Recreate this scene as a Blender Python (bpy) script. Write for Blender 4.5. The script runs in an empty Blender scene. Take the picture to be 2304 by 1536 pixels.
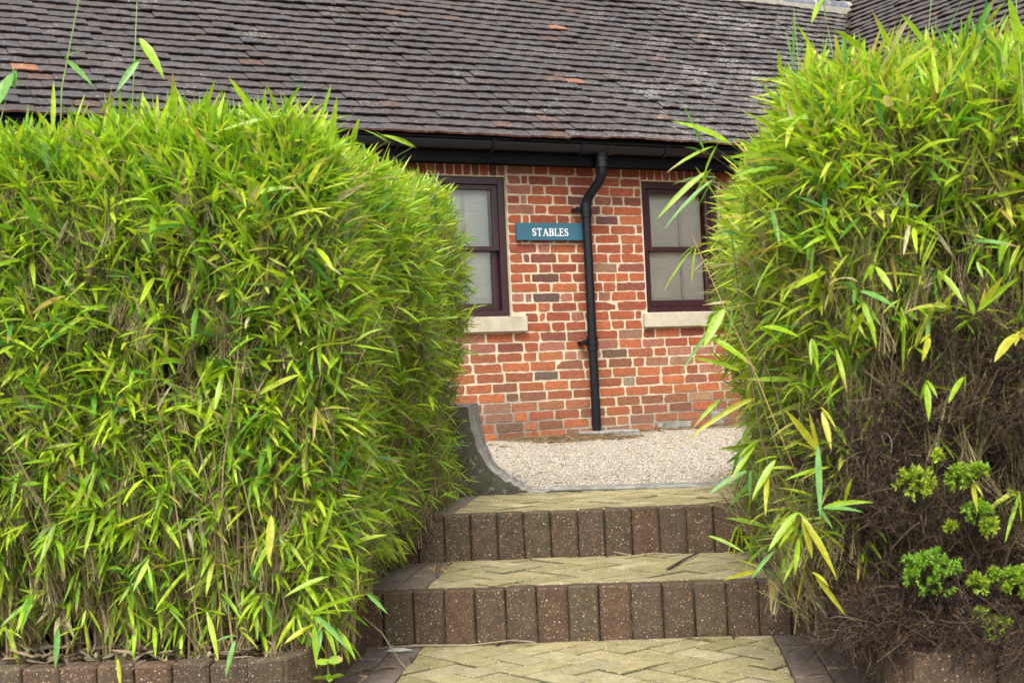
import bpy, math, numpy as np
from mathutils import Matrix, Vector
rad = math.radians
sc = bpy.context.scene
col = sc.collection

# ------------------------------------------------------------------ camera
CAM = np.array([0.0, -9.2034, 0.5])
FW = Vector((0.45618865, 0.88946127, 0.02739657))
RT = Vector((0.88938827, -0.45469233, -0.04736447))
UP = Vector((0.02967185, -0.04597332, 0.9985019))
cd = bpy.data.cameras.new('camera')
cam = bpy.data.objects.new('camera', cd); col.objects.link(cam)
cam.matrix_world = Matrix(((RT.x, UP.x, -FW.x, CAM[0]), (RT.y, UP.y, -FW.y, CAM[1]), (RT.z, UP.z, -FW.z, CAM[2]), (0, 0, 0, 1)))
cd.sensor_width = 36; cd.lens = 3078.8 * 36 / 2304
cd.clip_start = 0.05; cd.clip_end = 500
cd.dof.use_dof = True; cd.dof.focus_distance = 8.0; cd.dof.aperture_fstop = 8.0
sc.camera = cam

# ------------------------------------------------------------------ light
SUN_EL, SUN_AZ = rad(52), rad(-145)      # azimuth of the sun, from +Y towards +X
w = bpy.data.worlds.new('World'); sc.world = w; w.use_nodes = True
nt = w.node_tree; bg = nt.nodes['Background']
sky = nt.nodes.new('ShaderNodeTexSky'); sky.sky_type = 'NISHITA'; sky.sun_disc = False
sky.sun_elevation = SUN_EL; sky.sun_rotation = SUN_AZ; sky.dust_density = 3.0; sky.air_density = 1.0; sky.ozone_density = 1.0
hs = nt.nodes.new('ShaderNodeHueSaturation'); hs.inputs['Saturation'].default_value = 0.20
nt.links.new(sky.outputs[0], hs.inputs['Color']); nt.links.new(hs.outputs[0], bg.inputs['Color'])
bg.inputs['Strength'].default_value = 0.15
sl = bpy.data.lights.new('sun', 'SUN'); sl.energy = 1.5; sl.angle = rad(20); sl.color = (1.0, 0.96, 0.88)
so = bpy.data.objects.new('sun', sl); col.objects.link(so)
sd = Vector((math.sin(SUN_AZ) * math.cos(SUN_EL), math.cos(SUN_AZ) * math.cos(SUN_EL), math.sin(SUN_EL)))
so.rotation_euler = sd.to_track_quat('Z', 'Y').to_euler(); so.location = (0, -5, 12)
vs = sc.view_settings; vs.view_transform = 'Standard'; vs.look = 'None'; vs.gamma = 1; vs.use_curve_mapping = False
vs.exposure = 1.28
sc.cycles.max_bounces = 6; sc.cycles.transparent_max_bounces = 12

# ------------------------------------------------------------------ helpers
R = np.random.default_rng(11)
YS = -0.57                                   # direction of the steps, turned from the wall
U2 = np.array([math.cos(YS), math.sin(YS), 0.0]); N2 = np.array([-math.sin(YS), math.cos(YS), 0.0])
def gw(s, t, z): return np.array([CAM[0], CAM[1], 0.0]) + U2 * s + N2 * t + np.array([0, 0, z])

def tag(o, label=None, cat=None, group=None, kind=None):
    if label: o['label'] = label
    if cat: o['category'] = cat
    if group: o['group'] = group
    if kind: o['kind'] = kind
    return o
class Root:
    """an Empty at the base of a thing; meshes are given in frame coordinates ('w' building frame, 'g' garden frame)"""
    def __init__(s, name, org, frame='w', label=None, cat=None, group=None):
        s.org = np.array(org, float); s.frame = frame
        o = bpy.data.objects.new(name, None); col.objects.link(o); o.empty_display_size = 0.2
        if frame == 'g': o.location = gw(*org); o.rotation_euler = (0, 0, YS)
        else: o.location = org
        tag(o, label, cat, group); s.ob = o
def mkmesh(name, V, F, mat, colr=None, smooth=False, midx=None):
    """V (n,3); F list of faces or an int array (m,k) ; colr per-vertex (n,3|4)"""
    me = bpy.data.meshes.new(name)
    V = np.asarray(V, np.float32)
    if isinstance(F, np.ndarray):
        m, k = F.shape
        me.vertices.add(len(V)); me.vertices.foreach_set('co', V.ravel())
        me.loops.add(m * k); me.loops.foreach_set('vertex_index', F.astype(np.int32).ravel())
        me.polygons.add(m); me.polygons.foreach_set('loop_start', np.arange(0, m * k, k, dtype=np.int32))
        me.polygons.foreach_set('loop_total', np.full(m, k, np.int32))
        me.update(calc_edges=True)
    else:
        me.from_pydata(V.tolist(), [], F); me.update()
    if colr is not None:
        c = np.asarray(colr, np.float32)
        if c.shape[1] == 3: c = np.concatenate([c, np.ones((len(c), 1), np.float32)], 1)
        a = me.color_attributes.new('col', 'FLOAT_COLOR', 'POINT'); a.data.foreach_set('color', c.ravel())
    if smooth: me.polygons.foreach_set('use_smooth', np.ones(len(me.polygons), bool))
    for mm in (mat if isinstance(mat, list) else [mat]): me.materials.append(mm)
    if midx is not None: me.polygons.foreach_set('material_index', np.asarray(midx, np.int32))
    me.update()
    return me
def child(root, name, V, F, mat, colr=None, smooth=False, parent=None, label=None, kind=None, midx=None):
    V = np.asarray(V, float) - root.org
    o = bpy.data.objects.new(name, mkmesh(name, V, F, mat, colr, smooth, midx)); col.objects.link(o)
    o.parent = parent if parent else root.ob
    if label: o['label'] = label
    if kind: o['kind'] = kind
    return o
def single(name, org, V, F, mat, frame='w', label=None, cat=None, group=None, kind=None, colr=None, smooth=False):
    org = np.array(org, float)
    o = bpy.data.objects.new(name, mkmesh(name, np.asarray(V, float) - org, F, mat, colr, smooth)); col.objects.link(o)
    if frame == 'g': o.location = gw(*org); o.rotation_euler = (0, 0, YS)
    else: o.location = org
    return tag(o, label, cat, group, kind)

class MB:
    def __init__(s): s.v = []; s.f = []; s.c = []
    def add(s, V, F, c=(1, 1, 1)):
        b = len(s.v); s.v.extend([tuple(x) for x in V]); s.f.extend([tuple(i + b for i in f) for f in F])
        if len(np.shape(c)) == 1: s.c.extend([tuple(c)] * len(V))
        else: s.c.extend([tuple(x) for x in c])
    def box(s, a, b, c=(1, 1, 1)):
        x0, y0, z0 = a; x1, y1, z1 = b
        V = [(x0, y0, z0), (x1, y0, z0), (x1, y1, z0), (x0, y1, z0), (x0, y0, z1), (x1, y0, z1), (x1, y1, z1), (x0, y1, z1)]
        s.add(V, [(0, 3, 2, 1), (4, 5, 6, 7), (0, 1, 5, 4), (1, 2, 6, 5), (2, 3, 7, 6), (3, 0, 4, 7)], c)
    def bbox(s, a, b, r, c=(1, 1, 1), jit=0):
        """box with chamfered edges"""
        a = np.array(a, float); b = np.array(b, float); m = (a + b) / 2; h = (b - a) / 2
        V = []; idx = {}
        for ax in range(3):
            for sx in (-1, 1):
                for sy in (-1, 1):
                    for sz in (-1, 1):
                        sg = np.array([sx, sy, sz]); q = h - r; q = q.copy(); q[ax] = h[ax]
                        idx[(ax, sx, sy, sz)] = len(V); V.append(m + sg * q + (R.normal(0, jit, 3) if jit else 0))
        F = []
        def corners(ax, sgn):
            o = [i for i in range(3) if i != ax]; L = []
            for p, q in ((-1, -1), (1, -1), (1, 1), (-1, 1)):
                k = [0, 0, 0]; k[ax] = sgn; k[o[0]] = p; k[o[1]] = q; L.append(tuple(k))
            return L
        for ax in range(3):
            for sg in (-1, 1):
                L = [idx[(ax,) + k] for k in corners(ax, sg)]
                if (sg == -1) != (ax == 1): L = L[::-1]
                F.append(tuple(L))
        for ax in range(3):           # edges parallel to ax
            o = [i for i in range(3) if i != ax]
            for p in (-1, 1):
                for q in (-1, 1):
                    k0 = [0, 0, 0]; k0[o[0]] = p; k0[o[1]] = q; k1 = list(k0); k0[ax] = -1; k1[ax] = 1
                    f = (idx[(o[0],) + tuple(k0)], idx[(o[0],) + tuple(k1)], idx[(o[1],) + tuple(k1)], idx[(o[1],) + tuple(k0)])
                    if (p * q > 0) != (ax == 1): f = f[::-1]
                    F.append(f)
        for sx in (-1, 1):
            for sy in (-1, 1):
                for sz in (-1, 1):
                    f = tuple(idx[(ax, sx, sy, sz)] for ax in range(3))
                    if sx * sy * sz < 0: f = f[::-1]
                    F.append(f)
        s.add(V, F, c)
    def tube(s, pts, rr, n=12, c=(1, 1, 1), cap=True):
        pts = [np.array(p, float) for p in pts]
        if np.isscalar(rr): rr = [rr] * len(pts)
        ref = None; rings = []
        for i, p in enumerate(pts):
            d = pts[min(i + 1, len(pts) - 1)] - pts[max(i - 1, 0)]; d /= np.linalg.norm(d) + 1e-12
            if ref is None: ref = np.array([0, 0, 1.]) if abs(d[2]) < .9 else np.array([1., 0, 0])
            x = np.cross(ref, d); x /= np.linalg.norm(x); y = np.cross(d, x); ref = y if abs(d @ y) < .9 else ref
            ref = np.cross(d, x)
            rings.append([p + rr[i] * (x * math.cos(a) + y * math.sin(a)) for a in np.arange(n) * 2 * math.pi / n])
            ref = y
        V = [q for r_ in rings for q in r_]; F = []
        for i in range(len(pts) - 1):
            for j in range(n):
                F.append((i * n + j, i * n + (j + 1) % n, (i + 1) * n + (j + 1) % n, (i + 1) * n + j))
        if cap: F.append(tuple(range(n))[::-1]); F.append(tuple((len(pts) - 1) * n + j for j in range(n)))
        s.add(V, F, c)
    def prism(s, poly, z0, z1, c=(1, 1, 1), ch=0.0):
        """horizontal polygon (ccw) extruded, with a small chamfer at its top edge"""
        n = len(poly); p = np.array(poly, float); cen = p.mean(0)
        d = cen - p; dn = np.linalg.norm(d, axis=1, keepdims=True) + 1e-9; q = p + d / dn * np.minimum(ch * 1.4, dn * .5)
        V = [(x, y, z0) for x, y in p] + [(x, y, z1 - ch) for x, y in p] + [(x, y, z1) for x, y in q]
        F = [tuple(range(2 * n, 3 * n))]
        for i in range(n):
            j = (i + 1) % n; F.append((i, j, n + j, n + i)); F.append((n + i, n + j, 2 * n + j, 2 * n + i))
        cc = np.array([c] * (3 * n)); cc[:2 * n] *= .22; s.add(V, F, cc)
    def to(s, root, name, mat, smooth=False, parent=None, **k):
        return child(root, name, s.v, s.f, mat, s.c, smooth, parent, **k)

# ------------------------------------------------------------------ materials
def base_mat(name, rough=0.8, spec=0.3):
    m = bpy.data.materials.new(name); m.use_nodes = True; nt = m.node_tree
    b = nt.nodes['Principled BSDF']; b.inputs['Roughness'].default_value = rough
    b.inputs['Specular IOR Level'].default_value = spec
    return m, nt, b
def N(nt, t, **k):
    n = nt.nodes.new(t)
    for a, v in k.items(): setattr(n, a, v)
    return n
def coords(nt, scale=(1, 1, 1)):
    tc = N(nt, 'ShaderNodeTexCoord'); mp = N(nt, 'ShaderNodeMapping'); mp.inputs['Scale'].default_value = scale
    nt.links.new(tc.outputs['Object'], mp.inputs[0]); return mp.outputs[0]
def noise(nt, vec, scale, detail=4, rough=.6, ramp=None):
    n = N(nt, 'ShaderNodeTexNoise'); n.inputs['Scale'].default_value = scale; n.inputs['Detail'].default_value = detail
    n.inputs['Roughness'].default_value = rough; nt.links.new(vec, n.inputs['Vector'])
    if ramp:
        r = N(nt, 'ShaderNodeMapRange'); r.inputs['From Min'].default_value = ramp[0]; r.inputs['From Max'].default_value = ramp[1]
        r.inputs['To Min'].default_value = ramp[2]; r.inputs['To Max'].default_value = ramp[3]
        nt.links.new(n.outputs['Fac'], r.inputs['Value']); return r.outputs[0]
    return n.outputs['Fac']
def mix(nt, fac, a, b, mode='MIX'):
    n = N(nt, 'ShaderNodeMix', data_type='RGBA', blend_type=mode)
    for i, v in ((0, fac), (6, a), (7, b)):
        if isinstance(v, (int, float)): n.inputs[i].default_value = v
        elif isinstance(v, tuple): n.inputs[i].default_value = (*v, 1)
        else: nt.links.new(v, n.inputs[i])
    return n.outputs[2]
def math_(nt, op, a, b=None):
    n = N(nt, 'ShaderNodeMath', operation=op)
    for i, v in ((0, a), (1, b)):
        if v is None: continue
        if isinstance(v, (int, float)): n.inputs[i].default_value = v
        else: nt.links.new(v, n.inputs[i])
    return n.outputs[0]
def bump(nt, b, h, strength=.4, dist=.003):
    n = N(nt, 'ShaderNodeBump'); n.inputs['Strength'].default_value = strength; n.inputs['Distance'].default_value = dist
    nt.links.new(h, n.inputs['Height']); nt.links.new(n.outputs[0], b.inputs['Normal'])
def attr(nt):
    a = N(nt, 'ShaderNodeAttribute'); a.attribute_name = 'col'; return a
def gray(nt, f):
    c = N(nt, 'ShaderNodeCombineColor')
    for i in range(3): nt.links.new(f, c.inputs[i])
    return c.outputs[0]
def attr_mat(name, rough=.85, spec=.25, n1=(30, .75, 1.25), n2=(200, .8, 1.2), bs=.5, bd=.003, speck=None, dirt=None, moss=None):
    m, nt, b = base_mat(name, rough, spec); v = coords(nt); a = attr(nt)
    c = a.outputs['Color']
    f1 = noise(nt, v, n1[0], 5, .65, (.3, .7, n1[1], n1[2])); f2 = noise(nt, v, n2[0], 3, .6, (.3, .7, n2[1], n2[2]))
    c = mix(nt, 1.0, c, gray(nt, f1), 'MULTIPLY'); c = mix(nt, 1.0, c, gray(nt, f2), 'MULTIPLY')
    if dirt:
        c = mix(nt, noise(nt, v, dirt[0], 6, .7, (dirt[1], dirt[2], 0, dirt[3])), c, dirt[4])
    if moss:
        c = mix(nt, noise(nt, v, moss[0], 6, .7, (moss[1], moss[2], 0, moss[3])), c, moss[4])
    if speck:
        for sca, thr, dens, ca, cb in speck:
            vo = N(nt, 'ShaderNodeTexVoronoi'); vo.inputs['Scale'].default_value = sca; nt.links.new(v, vo.inputs['Vector'])
            nf = noise(nt, v, sca * 1.6, 2, .5)
            dd = math_(nt, 'ADD', vo.outputs['Distance'], math_(nt, 'MULTIPLY', nf, .25))
            sp = N(nt, 'ShaderNodeSeparateColor'); nt.links.new(vo.outputs['Color'], sp.inputs[0])
            siz = math_(nt, 'MULTIPLY', sp.outputs[2], thr)
            on = math_(nt, 'MULTIPLY', math_(nt, 'LESS_THAN', dd, math_(nt, 'ADD', siz, .12)), math_(nt, 'LESS_THAN', sp.outputs[0], dens))
            c = mix(nt, on, c, mix(nt, sp.outputs[1], ca, cb))
    nt.links.new(c, b.inputs['Base Color'])
    h = math_(nt, 'ADD', noise(nt, v, n1[0] * 1.5, 6, .7), noise(nt, v, n2[0], 3, .6))
    bump(nt, b, h, bs, bd)
    return m

def leaf_mat(name, trans=.48, rough=.40, var=(.8, 1.2)):
    m, nt, b = base_mat(name, rough, .55)
    a = attr(nt); v = coords(nt)
    c = mix(nt, 1.0, a.outputs['Color'], gray(nt, noise(nt, v, 60, 2, .5, (.3, .7, var[0], var[1]))), 'MULTIPLY')
    nt.links.new(c, b.inputs['Base Color'])
    t = N(nt, 'ShaderNodeBsdfTranslucent'); tcol = mix(nt, 1.0, c, (1.15, 1.1, .55), 'MULTIPLY'); nt.links.new(tcol, t.inputs['Color'])
    ms = N(nt, 'ShaderNodeMixShader'); ms.inputs[0].default_value = trans
    nt.links.new(b.outputs[0], ms.inputs[1]); nt.links.new(t.outputs[0], ms.inputs[2])
    nt.links.new(ms.outputs[0], nt.nodes['Material Output'].inputs['Surface'])
    return m

M = {}
M['brick'] = attr_mat('brick', .88, .2, (45, .70, 1.25), (230, .75, 1.25), .9, .004, dirt=(9, .50, .72, .5, (.15, .075, .055)),
                      speck=[(60, .12, .05, (.6, .55, .48), (.5, .45, .4))])
M['mortar'] = attr_mat('mortar', .95, .1, (14, .8, 1.15), (260, .75, 1.2), .7, .004)
M['tile'] = attr_mat('roof_tile', .85, .25, (22, .65, 1.3), (160, .7, 1.3), .7, .003)
M['paver'] = attr_mat('brown_paver', .8, .3, (25, .7, 1.3), (180, .75, 1.25), .7, .003,
                      dirt=(7, .5, .8, .5, (.075, .062, .035)),
                      speck=[(230, .42, .42, (.42, .35, .25), (.30, .15, .05)), (130, .34, .26, (.46, .45, .37), (.38, .24, .07))])
M['ypaver'] = attr_mat('yellow_paver', .85, .25, (18, .75, 1.22), (180, .75, 1.25), .8, .003,
                       dirt=(6, .44, .70, .6, (.17, .155, .075)),
                       speck=[(150, .38, .5, (.66, .62, .52), (.48, .38, .2)), (200, .40, .4, (.10, .085, .05), (.2, .17, .1))])
M['concrete'] = attr_mat('concrete', .9, .2, (12, .6, 1.35), (150, .8, 1.2), .8, .004, dirt=(16, .5, .62, .6, (.07, .065, .045)),
                         moss=(30, .56, .66, .5, (.36, .36, .30)))
M['soil'] = attr_mat('soil', .95, .1, (20, .5, 1.5), (120, .6, 1.4), 1.0, .012)
M['leaf'] = leaf_mat('bamboo_leaf')
M['stem'] = leaf_mat('bamboo_stem', .0, .6)
M['dead'] = leaf_mat('dead_twig', .1, .8)
M['tuft'] = leaf_mat('young_leaf', .35, .5)

def plain(name, c, rough=.5, spec=.5, n=(20, .85, 1.15), bs=.2, bd=.001, metallic=0):
    m, nt, b = base_mat(name, rough, spec); v = coords(nt)
    cc = mix(nt, 1.0, c, gray(nt, noise(nt, v, n[0], 5, .6, (.3, .7, n[1], n[2]))), 'MULTIPLY')
    nt.links.new(cc, b.inputs['Base Color']); bump(nt, b, noise(nt, v, n[0] * 6, 3), bs, bd)
    return m
M['black'] = plain('black_paint', (.005, .0055, .008), .36, .3, (40, .6, 1.6), .35, .0015)
M['gutter'] = plain('black_gutter', (.009, .010, .013), .38, .35, (15, .7, 1.4), .1, .001)
M['fascia'] = plain('black_board', (.0025, .003, .004), .6, .12, (6, .5, 1.8), .6, .004)
M['maroon'] = plain('maroon_paint', (.028, .009, .012), .35, .5, (12, .85, 1.2), .15, .001)
M['sill'] = plain('sill_stone', (.42, .375, .28), .85, .2, (9, .75, 1.12), .5, .002)
M['sign'] = plain('teal_paint', (.026, .098, .135), .5, .4, (8, .92, 1.1), .1, .001)
M['white'] = plain('white_lettering', (.78, .79, .76), .5, .4, (30, .95, 1.05), .1, .001)
M['blind'] = plain('cream_blind', (.74, .725, .65), .8, .2, (5, .9, 1.08), .1, .001)
M['tape'] = plain('pale_tape', (.58, .57, .52), .8, .2)
M['dark'] = plain('dark_interior', (.015, .014, .013), .9, .1)
M['slate'] = plain('grey_ridge', (.13, .13, .155), .7, .3, (14, .6, 1.5), .6, .003)
M['rmortar'] = plain('ridge_mortar', (.45, .42, .34), .95, .1, (60, .7, 1.2), 1.0, .01)
def glass_mat():
    m = bpy.data.materials.new('window_glass'); m.use_nodes = True; nt = m.node_tree; nt.nodes.remove(nt.nodes['Principled BSDF'])
    tr = N(nt, 'ShaderNodeBsdfTransparent'); tr.inputs[0].default_value = (.86, .89, .87, 1)
    gl = N(nt, 'ShaderNodeBsdfGlossy'); gl.inputs['Roughness'].default_value = .02
    fr = N(nt, 'ShaderNodeFresnel'); fr.inputs[0].default_value = 1.55
    v = coords(nt); bn = N(nt, 'ShaderNodeBump'); bn.inputs['Strength'].default_value = .15; bn.inputs['Distance'].default_value = .01
    nt.links.new(noise(nt, v, 5, 2), bn.inputs['Height']); nt.links.new(bn.outputs[0], gl.inputs['Normal'])
    ms = N(nt, 'ShaderNodeMixShader'); nt.links.new(math_(nt, 'MULTIPLY', fr.outputs[0], 1.8), ms.inputs[0])
    nt.links.new(tr.outputs[0], ms.inputs[1]); nt.links.new(gl.outputs[0], ms.inputs[2])
    nt.links.new(ms.outputs[0], nt.nodes['Material Output'].inputs['Surface']); return m
M['glass'] = glass_mat()
def gravel_mat():
    m, nt, b = base_mat('gravel', .9, .15); v = coords(nt)
    vo = N(nt, 'ShaderNodeTexVoronoi'); vo.inputs['Scale'].default_value = 125; nt.links.new(v, vo.inputs['Vector'])
    sp = N(nt, 'ShaderNodeSeparateColor'); nt.links.new(vo.outputs['Color'], sp.inputs[0])
    r = N(nt, 'ShaderNodeValToRGB'); cr = r.color_ramp; cr.elements[0].position = 0; cr.elements[0].color = (.15, .13, .115, 1)
    cr.elements[1].position = 1; cr.elements[1].color = (.62, .59, .53, 1)
    for p, c in ((.14, (.29, .24, .18, 1)), (.35, (.42, .355, .265, 1)), (.6, (.47, .415, .33, 1)), (.8, (.38, .315, .225, 1))):
        e = cr.elements.new(p); e.color = c
    nt.links.new(sp.outputs[0], r.inputs[0])
    edge = N(nt, 'ShaderNodeMapRange'); edge.inputs['From Min'].default_value = .35; edge.inputs['From Max'].default_value = .75
    edge.inputs['To Min'].default_value = 1; edge.inputs['To Max'].default_value = .35
    nt.links.new(vo.outputs['Distance'], edge.inputs['Value'])
    c = mix(nt, 1.0, r.outputs[0], gray(nt, edge.outputs[0]), 'MULTIPLY')
    c = mix(nt, noise(nt, v, 5, 5, .7, (.55, .72, 0, .45)), c, (.36, .25, .13))
    a = attr(nt)      # debris washed along the wall
    deb = math_(nt, 'MULTIPLY', math_(nt, 'GREATER_THAN', noise(nt, coords(nt, (6, 26, 26)), 2.2, 5, .7), .52), math_(nt, 'SUBTRACT', 1.0, a.outputs['Fac']))
    c = mix(nt, math_(nt, 'MULTIPLY', deb, .75), c, (.20, .10, .04))
    nt.links.new(c, b.inputs['Base Color']); inv = math_(nt, 'SUBTRACT', 1.0, vo.outputs['Distance']); bump(nt, b, inv, 1.0, .008)
    return m
M['gravel'] = gravel_mat()

# ------------------------------------------------------------------ building: brick wall
RB = Root('stable_building', (5.3, 0.0, 0.0), 'w', 'long low red brick building with dark tiled roof and maroon sash windows', 'building')
WX0, WX1 = -1.5, 7.92
WINS = [(-0.1, .645), (1.95, 2.695), (3.985, 4.73), (5.945, 6.69)]     # window openings
ZS0, ZS1, ZW0, ZW1, ZT = .856, .976, .976, 2.032, 2.125
mb = MB()
mc = (.55, .475, .335)
def wallbox(x0, x1, z0, z1):
    nx = max(1, int((x1 - x0) / .1)); nz = max(1, int((z1 - z0) / .075))
    xs = np.linspace(x0, x1, nx + 1); zs = np.linspace(z0, z1, nz + 1)
    V = []; C = []
    for z in zs:
        for x in xs:
            V.append((x, 0, z)); k = max(0, min(1, (.34 + .1 * math.sin(x * 3.1) - z) / .2)) * (.55 + .45 * math.sin(x * 1.9 + 2) ** 2)
            C.append(tuple(np.array(mc) * (1 - k) + np.array((.22, .20, .17)) * k))
    F = [(j * (nx + 1) + i, j * (nx + 1) + i + 1, (j + 1) * (nx + 1) + i + 1, (j + 1) * (nx + 1) + i) for j in range(nz) for i in range(nx)]
    mb.add(V, F, C)
edges = [WX0]
for a, b in WINS: edges += [a, b]
edges.append(WX1)
wallbox(WX0, WX1, -.5, ZS0); wallbox(WX0, WX1, ZW1, 2.3)
for i in range(0, len(edges), 2): wallbox(edges[i], edges[i + 1], ZS0, ZW1)
for a, b in WINS:      # reveals
    mb.add([(b, 0, ZS0), (b, .2, ZS0), (b, .2, ZW1), (b, 0, ZW1)], [(0, 1, 2, 3)], mc)
    mb.add([(a, 0, ZS0), (a, .2, ZS0), (a, .2, ZW1), (a, 0, ZW1)], [(3, 2, 1, 0)], mc)
    mb.add([(a, 0, ZW1), (b, 0, ZW1), (b, .2, ZW1), (a, .2, ZW1)], [(0, 1, 2, 3)], mc)
    mb.add([(a, 0, ZS0), (b, 0, ZS0), (b, .2, ZS0), (a, .2, ZS0)], [(3, 2, 1, 0)], mc)
mb.box((WX0, 4.9, -.5), (WX1, 5.0, 2.3), mc); mb.box((WX0, .21, -.5), (WX0 + .1, 4.88, 2.3), mc)
wall = mb.to(RB, 'wall', M['mortar'])
# bricks as irregular faces a few mm proud of the mortar
BC = [((.300, .074, .032), 28), ((.34, .088, .036), 24), ((.255, .062, .032), 22), ((.37, .110, .045), 10), ((.205, .062, .040), 9), ((.135, .056, .042), 2.5),
      ((.11, .060, .052), 1.2), ((.27, .14, .085), 3), ((.24, .18, .13), .8), ((.30, .115, .075), 10)]
bw = np.array([b[1] for b in BC], float); bw /= bw.sum()
def brick_col(z, x):
    c = np.array(BC[R.choice(len(BC), p=bw)][0]) * R.uniform(.82, 1.08) + np.array((.0, .008, .006))
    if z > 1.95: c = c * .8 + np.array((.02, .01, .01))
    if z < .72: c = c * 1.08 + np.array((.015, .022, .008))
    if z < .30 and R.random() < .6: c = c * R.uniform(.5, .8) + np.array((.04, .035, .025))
    return c
mb = MB()
def brick(x0, x1, z0, z1, c=None):
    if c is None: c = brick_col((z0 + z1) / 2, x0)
    L = x1 - x0; H = z1 - z0; n = max(2, int(L / .035)); j = .0019
    pts = []
    for i in range(n): pts.append((x0 + L * i / n, z0))
    for i in range(2): pts.append((x1, z0 + H * i / 2))
    for i in range(n): pts.append((x1 - L * i / n, z1))
    for i in range(2): pts.append((x0, z1 - H * i / 2))
    P = np.array(pts) + R.normal(0, j, (len(pts), 2)); k = len(P)
    cen = P.mean(0); corner = [0, n, n + 2, 2 * n + 2]
    for q in corner: P[q] += (cen - P[q]) / np.linalg.norm(cen - P[q]) * abs(R.normal(.004, .003))
    pr = R.uniform(.002, .005); tilt = R.normal(0, .012, 2)
    P2 = P + (cen - P) / np.linalg.norm(cen - P, axis=1, keepdims=True) * .002
    def yy(p): return -(pr + (p[0] - cen[0]) * tilt[0] + (p[1] - cen[1]) * tilt[1] * 2)
    V = [(p[0], .004, p[1]) for p in P] + [(p[0], yy(p) + .0015, p[1]) for p in P] + [(p[0], yy(p), p[1]) for p in P2]
    F = [tuple(range(2 * k, 3 * k))] + [(i, (i + 1) % k, k + (i + 1) % k, k + i) for i in range(k)] + [(k + i, k + (i + 1) % k, 2 * k + (i + 1) % k, 2 * k + i) for i in range(k)]
    mb.add(V, F, c)
def course(x0, x1, z0, z1, row, jl, jr):
    """one course between x0 and x1, jl/jr: ends at a jamb"""
    x = x0; seq = []
    start = ['S', 'H'] if row % 2 == 0 else ['H', 'Q', 'S', 'H']
    k = 0; wd = {'S': .218, 'H': .106, 'Q': .050, 'T': .16}
    while x < x1 - .03:
        t = start[k] if k < len(start) else R.choice(['S', 'H', 'T', 'S', 'H'] if jl and jr else ['S', 'S', 'H', 'S', 'S'])
        if k >= len(start) and seq and seq[-1] == 'H' and t == 'H': t = 'S'
        L = wd[t] * R.uniform(.93, 1.06); e = x + L
        if x1 - e < .05: e = x1 - (.006 if jr else 0)
        g = R.uniform(.011, .018)
        dz = R.normal(0, .0012, 2)
        brick(x, e, z0 + .0061 + dz[0], z1 - .0061 + dz[1]); x = e + g; seq.append(t); k += 1
nrow = 30
for r_ in range(nrow):
    z1 = ZT - .075 * r_; z0 = z1 - .075
    zc = (z0 + z1) / 2
    if zc > ZW1 - .02: spans = [(e + .0, f) for e, f in zip([WX0] + [b + .11 for a, b in WINS], [a - .11 for a, b in WINS] + [WX1])]; spans = [(WX0, WINS[0][0] - .01)] + [(WINS[i][1] + .02, WINS[i + 1][0] - .005) for i in range(3)] + [(WINS[3][1] + .02, WX1)]
    elif zc > ZS1 - .01: spans = [(edges[i] + (.006 if i else 0), edges[i + 1] - .006) for i in range(0, len(edges), 2)]
    elif zc > ZS0 - .02: spans = [(WX0, WINS[0][0] - .06)] + [(WINS[i][1] + .117, WINS[i + 1][0] - .055) for i in range(3)] + [(WINS[3][1] + .117, WX1)]
    else: spans = [(WX0 - R.uniform(0, .2) * (r_ % 2), WX1)]
    for a, b in spans: course(a, b, z0, z1, r_, zc > ZS0, zc > ZS0)
for a, b in WINS:                         # soldier course over each window
    x = a - .10 if a > 5 or a < 0 else a - .12; xe = b + .02 if a < 5 else b + .11
    x = max(x, a - .005) if a > 5 else x
    while x < xe - .05:
        L = R.uniform(.058, .066); brick(x, min(x + L, xe), ZW1 + .008, ZT + .008 + R.normal(0, .002)); x += L + R.uniform(.008, .012)
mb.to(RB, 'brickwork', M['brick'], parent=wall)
# pieces of cement patch at the foot of the wall
mb = MB()
for x0, x1, z0, z1 in ((5.98, 6.30, .04, .10), (6.5, 6.62, .05, .16)):
    mb = MB(); mb.bbox((x0, -.02, z0 - .03), (x1, .02, z1), .006, (.25, .25, .22), .003); mb.to(RB, 'cement_patch', M['concrete'], parent=wall)

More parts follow.
